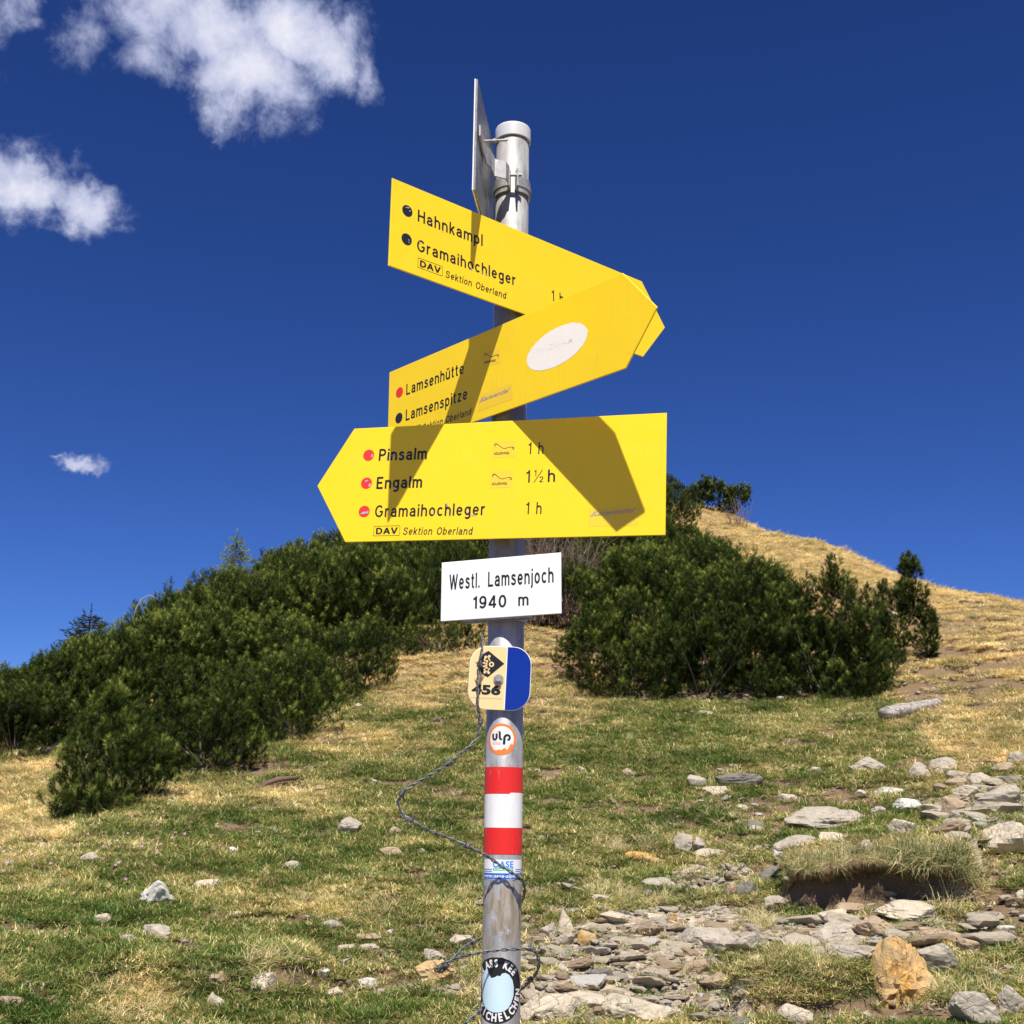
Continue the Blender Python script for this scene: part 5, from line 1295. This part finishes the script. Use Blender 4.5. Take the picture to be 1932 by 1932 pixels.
# ------------------------------------------------------------------ pines
def needle_mat(name, dark, mid, tip):
    mt, t, b = material(name); sh = t.new('ShaderNodeAttribute', attribute_name='shoot').outputs['Fac']; ob = t.new('ShaderNodeObjectInfo').outputs['Random']
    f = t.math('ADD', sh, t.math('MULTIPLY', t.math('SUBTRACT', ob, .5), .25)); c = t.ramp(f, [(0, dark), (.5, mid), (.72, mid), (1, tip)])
    di = t.new('ShaderNodeBsdfDiffuse', {'Color': c}); tr = t.new('ShaderNodeBsdfTranslucent', {'Color': c}); gl = t.new('ShaderNodeBsdfGlossy', {'Color': (.6, .6, .5, 1), 'Roughness': .5})
    mx = t.new('ShaderNodeMixShader', {0: .22, 1: di.outputs[0], 2: tr.outputs[0]}); mx2 = t.new('ShaderNodeMixShader', {0: .025, 1: mx.outputs[0], 2: gl.outputs[0]})
    t.l.new(mx2.outputs[0], t.n['Material Output'].inputs[0]); return mt
NM = needle_mat('mountain_pine_needles', (.012, .022, .004), (.058, .088, .013), (.33, .37, .07))
SM = needle_mat('spruce_needles', (.018, .032, .014), (.035, .055, .022), (.07, .09, .03))
LM = needle_mat('larch_needles', (.14, .20, .08), (.22, .29, .13), (.30, .36, .18))
BK = simple('pine_bark', (.085, .068, .055), .9, var=.4, scale=25, bump=.4)
BKG = simple('dead_branch_bark', (.30, .27, .24), .9, var=.3, scale=25)
def needles(P, A, K, nl, nw, sl, seed, spread=.75):
    """P shoot bases (N,3), A unit axes (N,3) -> triangle mesh arrays"""
    r = np.random.default_rng(seed); N = len(P)
    up = np.where(np.abs(A[:, 2:3]) < .9, [[0, 0, 1.]], [[1., 0, 0]]); U = np.cross(A, up); U /= np.linalg.norm(U, axis=1)[:, None]; Vv = np.cross(A, U)
    ph = r.uniform(0, 2 * np.pi, (N, K)); t = np.linspace(0, 1, K)[None] ** .8 + r.uniform(-.03, .03, (N, K)); th = spread * (1.15 - .6 * t) * r.uniform(.8, 1.2, (N, K))
    rad = np.cos(ph)[..., None] * U[:, None] + np.sin(ph)[..., None] * Vv[:, None]; tan_ = -np.sin(ph)[..., None] * U[:, None] + np.cos(ph)[..., None] * Vv[:, None]
    dr = np.cos(th)[..., None] * A[:, None] + np.sin(th)[..., None] * rad; L_ = (nl * r.uniform(.8, 1.2, (N, K)))[..., None]; S_ = np.asarray(sl).reshape(-1, 1, 1)
    b = P[:, None] + A[:, None] * t[..., None] * S_; tw = tan_ * np.cos(.8) + rad * .5
    v0 = b - tw * nw / 2; v1 = b + tw * nw / 2; v2 = b + dr * L_
    V = np.stack([v0, v1, v2], 2).reshape(-1, 3); F = np.arange(N * K * 3).reshape(-1, 3)
    return V, F
def lobes_shoots(lobes, density, seed, ground=None, colh=.42, updir=.66):
    """lobes (cx,cy,cz,rx,ry,rz) -> shoot bases/axes, stems"""
    r = np.random.default_rng(seed); P, A, S, C = [], [], [], []; tips = []
    for li, (cx, cy_, cz, rx, ry, rz) in enumerate(lobes):
        area = 4 * np.pi * (((rx * ry) ** 1.6 + (rx * rz) ** 1.6 + (ry * rz) ** 1.6) / 3) ** (1 / 1.6); n = max(6, int(area * density))
        d = r.normal(size=(n, 3)); d /= np.linalg.norm(d, axis=1)[:, None]; d[:, 2] = np.where(d[:, 2] < -.45, -d[:, 2], d[:, 2])
        rad = 1 + .20 * fbm(d[:, 0] * 2.3 + li * 3.1 + seed, d[:, 1] * 2.3, d[:, 2] * 2.3, o=3, s=seed) - .25 * (r.random(n) ** 3)
        tp = np.array([cx, cy_, cz]) + d * rad[:, None] * [rx, ry, rz]
        ax = d * (1 - updir) + np.array([0, 0, updir]) + r.normal(0, .12, (n, 3)); ax /= np.linalg.norm(ax, axis=1)[:, None]
        ins = np.zeros(n, bool)
        for lj, (ax_, ay_, az2, bx, by, bz) in enumerate(lobes):
            if lj != li: ins |= (((tp - [ax_, ay_, az2]) / [bx, by, bz]) ** 2).sum(1) < .62
        if ground is not None: ins |= tp[:, 2] < ground(tp[:, 0], tp[:, 1]) + .10
        tp, ax = tp[~ins], ax[~ins]
        for q, a in zip(tp, ax):
            tips.append((q, a, li)); hcol = colh * r.uniform(.6, 1.3); m_ = r.integers(9, 14); br = r.random()
            for k in range(m_):
                s = hcol * (k / m_) ** 1.1; h = r.uniform(0, 2 * np.pi); e = np.array([math.cos(h), math.sin(h), .1]); off = .025 + s * .22
                if k == 0: off = 0
                p = q - a * s + e * off; aa = a * .8 + e * (.75 if k else .05); aa /= np.linalg.norm(aa); P.append(p - aa * .05); A.append(aa); S.append(r.uniform(.035, .07)); C.append(np.clip(.30 + .30 * br + r.normal(0, .14) + (.34 if k < 1 else .16 if k < 4 else -.035 * k), 0, 1))  # tip shoots lighter green, with sunlit highlights and dark gaps put into the colour
    return np.array(P), np.array(A), np.array(S), np.array(C), tips
def build_pine(name, lobes, base, seed, density, K=56, nl=.048, nw=.0042, mat=None, ground=None, root=None, label=None, cat='pine bush', group=None, colh=.42, barky=3, spread=1.15, updir=.62):
    P, A, S, C, tips = lobes_shoots(lobes, density, seed, ground, colh, updir)
    V, F = needles(P, A, K, nl, nw, S, seed, spread)
    o = empty(name, tuple(root), label, cat, group)
    cr = mesh_np('crown', V - np.array(root), F, False, {'shoot': np.repeat(C, K * 3)}); link('crown', cr, mat or NM, o)
    r = np.random.default_rng(seed + 1); bm = bmesh.new(); b0 = np.array(base) - np.array(root)
    idx = r.permutation(len(tips))[:barky * 3]
    for k, i in enumerate(idx):
        q, a, li = tips[i]; q = q - np.array(root) - a * .12; mid = b0 * .5 + q * .5 + np.array([0, 0, -.18 * abs(q[2] - b0[2])]) + r.normal(0, .05, 3)
        u = np.linspace(0, 1, 7)[:, None]; pts_ = (1 - u) ** 2 * (b0 + r.normal(0, .08, 3) * [1, 1, .2]) + 2 * u * (1 - u) * mid + u * u * q
        add_poly(bm, *tube_np(pts_, np.linspace(.018 if k < barky else .008, .003, 7), 5, False))
    link('trunk', bm_mesh('trunk', bm, True), BK, o)
    return o, cr
def px_lobes(L, d, jit=.12, seed=0):
    """lobes given in picture units at distance d -> world"""
    r = np.random.default_rng(seed); out = []
    for (cx, cy_, rx, ry) in L:
        dd = d + r.uniform(-jit, jit) * 2; v = ray(cx, cy_); hn = math.hypot(v[0], v[1]); x, y, z = v[0] / hn * dd, v[1] / hn * dd, EYE + v[2] / hn * dd; sx_ = rx * dd / FPX; sz_ = ry * dd / FPX
        out.append((x, y, z, sx_, max(sx_, sz_) * .95, sz_))
    return out
GRD = lambda a, b: hgt(a, b)
def near(name, L, d, basepx, label, seed, density=17, **kw):
    lo = px_lobes(L, d, seed=seed); x, y, z = at_d(basepx, d); return build_pine(name, lo, (x, y, z - .05), seed, density, ground=GRD, root=(x, y, z), label=label, **kw)
# right-hand pine thicket
near('mountain_pine', [(1128, 1200, 46, 84), (1165, 1262, 66, 52), (1190, 1160, 50, 62), (1116, 1125, 24, 46), (1240, 1235, 60, 70), (1215, 1285, 70, 40), (1150, 1300, 50, 24), (1230, 1312, 50, 20), (1110, 1270, 30, 30)], 15.9, 1190, 'dark mountain pine bush at the left end of the right thicket', 11)
near('mountain_pine', [(1275, 1165, 60, 70), (1335, 1150, 58, 66), (1300, 1240, 80, 60), (1375, 1205, 60, 70), (1395, 1125, 46, 54), (1428, 1085, 26, 40), (1320, 1290, 80, 36), (1410, 1280, 70, 42), (1300, 1318, 46, 18), (1370, 1318, 50, 18), (1435, 1312, 46, 20)], 15.8, 1340, 'dark mountain pine bush in the middle of the right thicket', 12)
near('mountain_pine', [(1460, 1165, 56, 80), (1510, 1225, 70, 66), (1572, 1140, 46, 76), (1574, 1085, 20, 42), (1622, 1205, 46, 72), (1640, 1262, 42, 46), (1525, 1125, 40, 46), (1640, 1135, 15, 38), (1607, 1120, 12, 34), (1500, 1285, 76, 38), (1595, 1278, 70, 42), (1500, 1316, 46, 18), (1560, 1314, 46, 18), (1620, 1308, 46, 20), (1665, 1280, 22, 30)], 15.7, 1550, 'dark mountain pine bush at the right end of the right thicket', 13, 23)
near('mountain_pine', [(1716, 1083, 20, 40), (1722, 1122, 30, 32), (1702, 1150, 34, 36), (1738, 1178, 28, 44), (1745, 1215, 20, 24), (1690, 1195, 34, 40), (1664, 1118, 10, 28), (1712, 1062, 11, 22), (1708, 1118, 26, 30), (1725, 1150, 26, 30), (1752, 1195, 18, 30), (1668, 1165, 20, 34), (1672, 1205, 28, 44), (1664, 1248, 26, 34)], 17.4, 1640, 'tall slender mountain pine leaning out at the right of the thicket', 14, 32, colh=.28, cat='pine tree')
# pines on the left near side
near('mountain_pine', [(138, 1536, 42, 26), (200, 1528, 46, 24), (250, 1518, 46, 22), (115, 1490, 32, 40), (150, 1495, 50, 42), (190, 1505, 56, 36), (255, 1480, 62, 40), (165, 1425, 52, 56), (235, 1415, 66, 66), (215, 1340, 50, 58), (295, 1440, 56, 54), (165, 1345, 28, 40)], 11.2, 190, 'near mountain pine bush at the lower left, leaning down the slope', 15, 27)
near('mountain_pine', [(320, 1485, 50, 24), (390, 1468, 50, 24), (345, 1445, 60, 44), (410, 1432, 66, 42), (330, 1375, 66, 66), (415, 1365, 70, 66), (350, 1290, 56, 58), (445, 1290, 58, 60), (475, 1410, 50, 44)], 12.6, 395, 'mountain pine bush second from the left in the front row', 16, 18)
near('mountain_pine', [(480, 1440, 46, 22), (545, 1415, 46, 22), (530, 1395, 60, 36), (520, 1325, 60, 62), (585, 1340, 42, 46), (560, 1265, 60, 60), (615, 1300, 36, 40), (500, 1260, 44, 44)], 13.6, 545, 'mountain pine bush third from the left in the front row', 17, 18)
near('mountain_pine', [(670, 1262, 52, 44), (728, 1250, 40, 36), (640, 1230, 44, 48), (700, 1200, 44, 42), (620, 1290, 40, 30)], 16.2, 680, 'mountain pine bush at the right end of the front row, left of the pole', 18, 18)
near('mountain_pine', [(840, 1215, 56, 42), (885, 1200, 36, 40), (790, 1215, 50, 38)], 19.2, 850, 'low mountain pine just left of the pole below the white plate', 19, 17)
# variants for the thicket behind
def variant(seed, W_, H_):
    r = np.random.default_rng(seed); lo = []
    for k in range(7):
        a = r.uniform(0, 6.28); q = r.uniform(.1, .62); lo.append((W_ / 2 * q * math.cos(a), W_ / 2 * q * math.sin(a) * .8, H_ * r.uniform(.30, .55), W_ * r.uniform(.2, .3), W_ * r.uniform(.2, .28), H_ * r.uniform(.3, .5)))
    P, A, S, C, tips = lobes_shoots(lo, 12, seed, lambda a, b: a * 0 - .35, .46, .68); V, F = needles(P, A, 32, .064, .0068, S * 1.3, seed, 1.15)
    cr = mesh_np('crown', V, F, False, {'shoot': np.repeat(C, 32 * 3)}); cr.materials.append(NM)
    bm = bmesh.new(); rr2 = np.random.default_rng(seed)
    for i in rr2.permutation(len(tips))[:9]:
        q, a, li = tips[i]; q = q - a * .15; u = np.linspace(0, 1, 6)[:, None]; pts_ = (1 - u) ** 2 * np.array([0, 0, -.1]) + 2 * u * (1 - u) * (q * .5 + [0, 0, -.2]) + u * u * q
        add_poly(bm, *tube_np(pts_, np.linspace(.02, .005, 6), 5, False))
    tr = bm_mesh('trunk', bm, True); tr.materials.append(BK); return cr, tr
VAR = [variant(50 + k, 3.0 + .3 * (k % 3), 2.1 + .15 * (k % 2)) for k in range(5)]
def place(px_, d, s, zs, label, group, k):
    x, y, z = at_d(px_, d); cr, tr = VAR[k % 5]; o = empty('mountain_pine', (x, y, z - .12), label, 'pine bush', group)
    e = .8; gx = float(hbase(x + e, y) - hbase(x - e, y)) / 2 / e; gy = float(hbase(x, y + e) - hbase(x, y - e)) / 2 / e
    o.rotation_euler = (math.atan(gy) * .6, -math.atan(gx) * .6, rng.uniform(-.5, .5) + (k % 2) * 3.14); o.scale = (s, s, s * zs)
    for nm, me_ in (('crown', cr), ('trunk', tr)): c = bpy.data.objects.new(nm, me_); COL.objects.link(c); c.parent = o
LT = 'dark mountain pine in the dense thicket covering the left hillside'; LG = 'mountain pines of the left hillside thicket'
k = 0
for px_, d, s in [(20, 15.2, .62), (85, 15.8, .62), (150, 16.2, .66), (215, 16.2, .68), (290, 16.5, .7), (370, 17.0, .75), (450, 17.4, .78), (-60, 16, .7), (-150, 17, .75), (-260, 17.5, .8), (-370, 18, .8), (-480, 17, .75), (-300, 20, .85), (-200, 19.5, .7),
                  (10, 18.0, .50), (90, 18.6, .58), (170, 19.0, .64), (250, 19.4, .76), (330, 19.8, .9), (410, 20.2, .95), (490, 20.4, .95), (570, 20.2, .95), (650, 20.4, .95), (740, 21, .9),
                  (340, 24.0, .85), (430, 23.6, 1.0), (510, 23.8, 1.05), (590, 24, 1.1), (670, 24, 1.1), (750, 24.5, 1.05), (830, 23.6, .95), (900, 24.5, .95),
                  (480, 27.5, 1.0), (560, 28.5, 1.12), (620, 29.5, 1.1), (690, 28.5, 1.15), (770, 28.5, 1.1), (850, 28.0, 1.05), (930, 28.5, 1.0)]:
    place(px_, d, s * rng.uniform(.93, 1.07), rng.uniform(.9, 1.08), LT, LG, k); k += 1
for px_, d, s in [(250, 12.8, .42), (330, 13.6, .46), (420, 13.9, .50), (500, 14.6, .50), (590, 15.2, .50), (660, 17.2, .5)]:
    place(px_, d, s, .95, 'low inner mountain pine behind the front row on the left', 'inner pines of the left front row', k); k += 1
for px_, d, s in [(1150, 17.0, .62), (1225, 17.2, .62), (1300, 17.0, .64), (1375, 17.2, .62), (1450, 17.0, .60), (1520, 17.1, .60), (1590, 17.0, .55), (1640, 16.6, .42)]:
    place(px_, d, s, .9, 'low inner mountain pine inside the right thicket', 'inner pines of the right thicket', k); k += 1
CT = 'dark mountain pine in the thicket climbing the slope behind the signs'; CG = 'mountain pines of the thicket behind the signs'
for px_, d, s in [(1130, 23.0, .9), (1210, 22.5, 1.0), (1290, 22.0, 1.0), (1370, 21.6, .95), (1440, 21.4, .8), (1150, 27.0, 1.0), (1230, 27, 1.05), (1310, 26.5, .95), (1385, 26.5, .72), (1450, 26, .5),
                  (1080, 29, 1.0), (1160, 31, 1.05), (1240, 31.5, 1.0), (1315, 32, .72), (1375, 31, .5), (1180, 36, 1.1), (1250, 37, 1.05), (1305, 37, .5), (1230, 42, 1.0), (1262, 44, .7), (1000, 31, 1.0)]:
    place(px_, d, s * rng.uniform(.93, 1.07), rng.uniform(.9, 1.08), CT, CG, k); k += 1
# pine on the ridge
near('mountain_pine', [(1315, 935, 26, 26), (1345, 928, 32, 28), (1380, 935, 26, 24), (1405, 932, 14, 22), (1370, 955, 26, 16), (1328, 908, 12, 16)], 44.5, 1352, 'lone mountain pine standing on the ridge against the sky', 31, 15, K=26, nl=.09, nw=.015, colh=.50)
# small spruce and pale larch on the left skyline
def conifer(name, px_, d, toppy, label, cat, mat, wd, lay, seed, K, nl, nw, dens, droop):
    x, y, z = at_d(px_, d); v = ray(px_, toppy); top = EYE + v[2] / math.hypot(v[0], v[1]) * d; H_ = top - z; r = np.random.default_rng(seed); P, A, C, S = [], [], [], []; bm = bmesh.new()
    add_poly(bm, *tube_np([(0, 0, -.1), (0, 0, H_ * .5), (0, 0, H_)], [.05, .035, .006], 6))
    for k_ in range(lay):
        t = k_ / lay; zz = H_ * (.08 + .9 * t); L_ = wd * (1 - t) ** .85 * .5 + .05
        for q in range(max(4, int(8 * (1 - t) + 4))):
            a = r.uniform(0, 6.28); dr = np.array([math.cos(a), math.sin(a), droop]); LL = L_ * r.uniform(.55, 1.15); n_ = max(2, int(LL * dens))
            add_poly(bm, *tube_np([(0, 0, zz), tuple(np.array([0, 0, zz]) + dr * LL * .6), tuple(np.array([0, 0, zz]) + dr * LL + [0, 0, .06 * LL])], [.012, .008, .004], 4, False))
            for u in np.linspace(.25, 1, n_):
                p = np.array([0, 0, zz]) + dr * LL * u; ax = dr * .8 + r.normal(0, .35, 3) + [0, 0, .2]; ax /= np.linalg.norm(ax); P.append(p); A.append(ax); C.append(r.random()); S.append(.12)
    for u in range(4): P.append(np.array([0, 0, H_ - .1 * u])); A.append(np.array([.05, 0, .998])); C.append(.5); S.append(.15)
    V, F = needles(np.array(P), np.array(A), K, nl, nw, np.array(S), seed, .8); o = empty(name, (x, y, z), label, cat)
    link('crown', mesh_np('crown', V, F, False, {'shoot': np.repeat(np.array(C), K * 3)}), mat, o); link('trunk', bm_mesh('trunk', bm, True), BK, o)
conifer('spruce', 135, 22.0, 1154, 'small dark spruce tip rising above the left thicket', 'spruce', SM, 2.1, 34, 4, 20, .06, .014, 14, -.10)
conifer('larch', 411, 36.0, 1006, 'thin pale green larch behind the left thicket skyline', 'larch', LM, 3.3, 64, 5, 18, .09, .017, 11, .02)
# dead branch on the skyline, bare shrub, log, stick
def stick(name, P, rad, mat, label, cat, sides=6):
    P = np.array(P); o = empty(name, tuple(P[0]), label, cat); bm = bmesh.new(); add_poly(bm, *tube_np(P - P[0], rad, sides)); link('wood', bm_mesh('wood', bm, True), mat, o); return o
rw = lambda px_, py_, d: (lambda v: (v / math.hypot(v[0], v[1]) * d + np.array([0, 0, EYE])))(ray(px_, py_))
stick('dead_branch', [rw(250, 1175, 19), rw(258, 1145, 19), rw(268, 1130, 19), rw(281, 1123, 19), rw(292, 1127, 19), rw(303, 1135, 19)], [.011, .010, .009, .007, .006, .003], BKG, 'thin bent dead branch sticking up above the left thicket', 'branch')
def shrub(px_, d, h, n_, label, seed):
    x, y, z = at_d(px_, d); r = np.random.default_rng(seed); bm = bmesh.new()
    for k_ in range(n_):
        a = r.uniform(0, 6.28); sp_ = r.uniform(.05, .6); dr = np.array([math.cos(a) * sp_, math.sin(a) * sp_, 1]); L_ = h * r.uniform(.5, 1.05); p = np.array([r.normal(0, .2 * h), r.normal(0, .2 * h), 0]); pts_ = [p, p + dr * L_ * .5 + r.normal(0, .04, 3), p + dr * L_ + r.normal(0, .08, 3)]
        add_poly(bm, *tube_np(pts_, [.010, .007, .003], 4, False))
        for q in range(3): s_ = pts_[1] + (pts_[2] - pts_[1]) * r.random(); add_poly(bm, *tube_np([s_, s_ + (dr * .5 + r.normal(0, .4, 3)) * L_ * .3], [.005, .002], 3, False))
    o = empty('bare_shrub', (x, y, z - .05), label, 'shrub'); link('twigs', bm_mesh('twigs', bm), BTW, o)
BTW = simple('bare_twig_bark', (.17, .11, .085), .9, var=.3)
shrub(1015, 23.5, 1.9, 150, 'leafless reddish brown shrub behind the pole between the thickets', 3)
shrub(1050, 25, 1.9, 120, 'second leafless shrub, right of the pole behind the white plate', 4)
shrub(1411, 41, 1.0, 26, 'tiny bare shrub on the ridge right of the lone pine', 6)
a_ = ground_at(1672, 1362); b_ = ground_at(1806, 1349); A_ = np.array(a_[:3]) + [0, 0, .075]; B_ = np.array([b_[0] + .05, b_[1] + .75, float(hgt(b_[0], b_[1] + .75)) + .02])
lm_, lt, lb = material('weathered_log'); oo = lt.new('ShaderNodeTexCoord').outputs['Object']; cc = lt.mix(lt.mapr(lt.noise(lt.vmath('MULTIPLY', oo, (2, 12, 12)).outputs[0], 4, 6, .7), .4, .62), (.14, .11, .085), (.50, .46, .41)); lt.l.new(cc, lb.inputs['Base Color']); lb.inputs['Roughness'].default_value = .9
u = np.linspace(0, 1, 26)[:, None]; C_ = A_ + (B_ - A_) * u; V, F = tube_np(C_ - A_, .095 - .02 * u[:, 0], 18)
dv_ = (V - (C_ - A_)[np.minimum(np.arange(len(V)) // 18, 25)]); V = V + dv_ * [0, 0, -.18] + dv_ * (.18 * fbm(V[:, 0] * 9, V[:, 1] * 9, V[:, 2] * 9, o=3, s=4))[:, None]
lo = empty('log', tuple(A_), 'short weathered grey log lying on the grass below the right thicket', 'log'); bm = bmesh.new(); add_poly(bm, V, F); link('log_body', bm_mesh('log_body', bm, True), lm_, lo)
ax = Vector(B_ - A_).normalized(); bm = bmesh.new(); bmesh.ops.create_cone(bm, cap_ends=True, segments=20, radius1=.0950, radius2=.0950, depth=.006, matrix=Matrix.Diagonal((1, 1, .84, 1)) @ Matrix.Translation(-ax * .004) @ ax.to_track_quat('Z', 'Y').to_matrix().to_4x4())
link('cut_end', bm_mesh('cut_end', bm), simple('sawn_wood_grey', (.10, .10, .082), .9, var=.25, scale=60), lo)
g1 = np.array(ground_at(483, 1491)[:3]); g2 = np.array(ground_at(562, 1478)[:3]); mid = (g1 + g2) / 2
stick('fallen_branch', [g1 + [0, 0, .02], mid + [0, 0, .06], g2 + [0, 0, .05]], [.018, .03, .02], simple('brown_branch_bark', (.15, .09, .06), .9, var=.3), 'brown fallen branch on the left meadow below the pines', 'branch')
# scattered dead pale twigs inside thickets
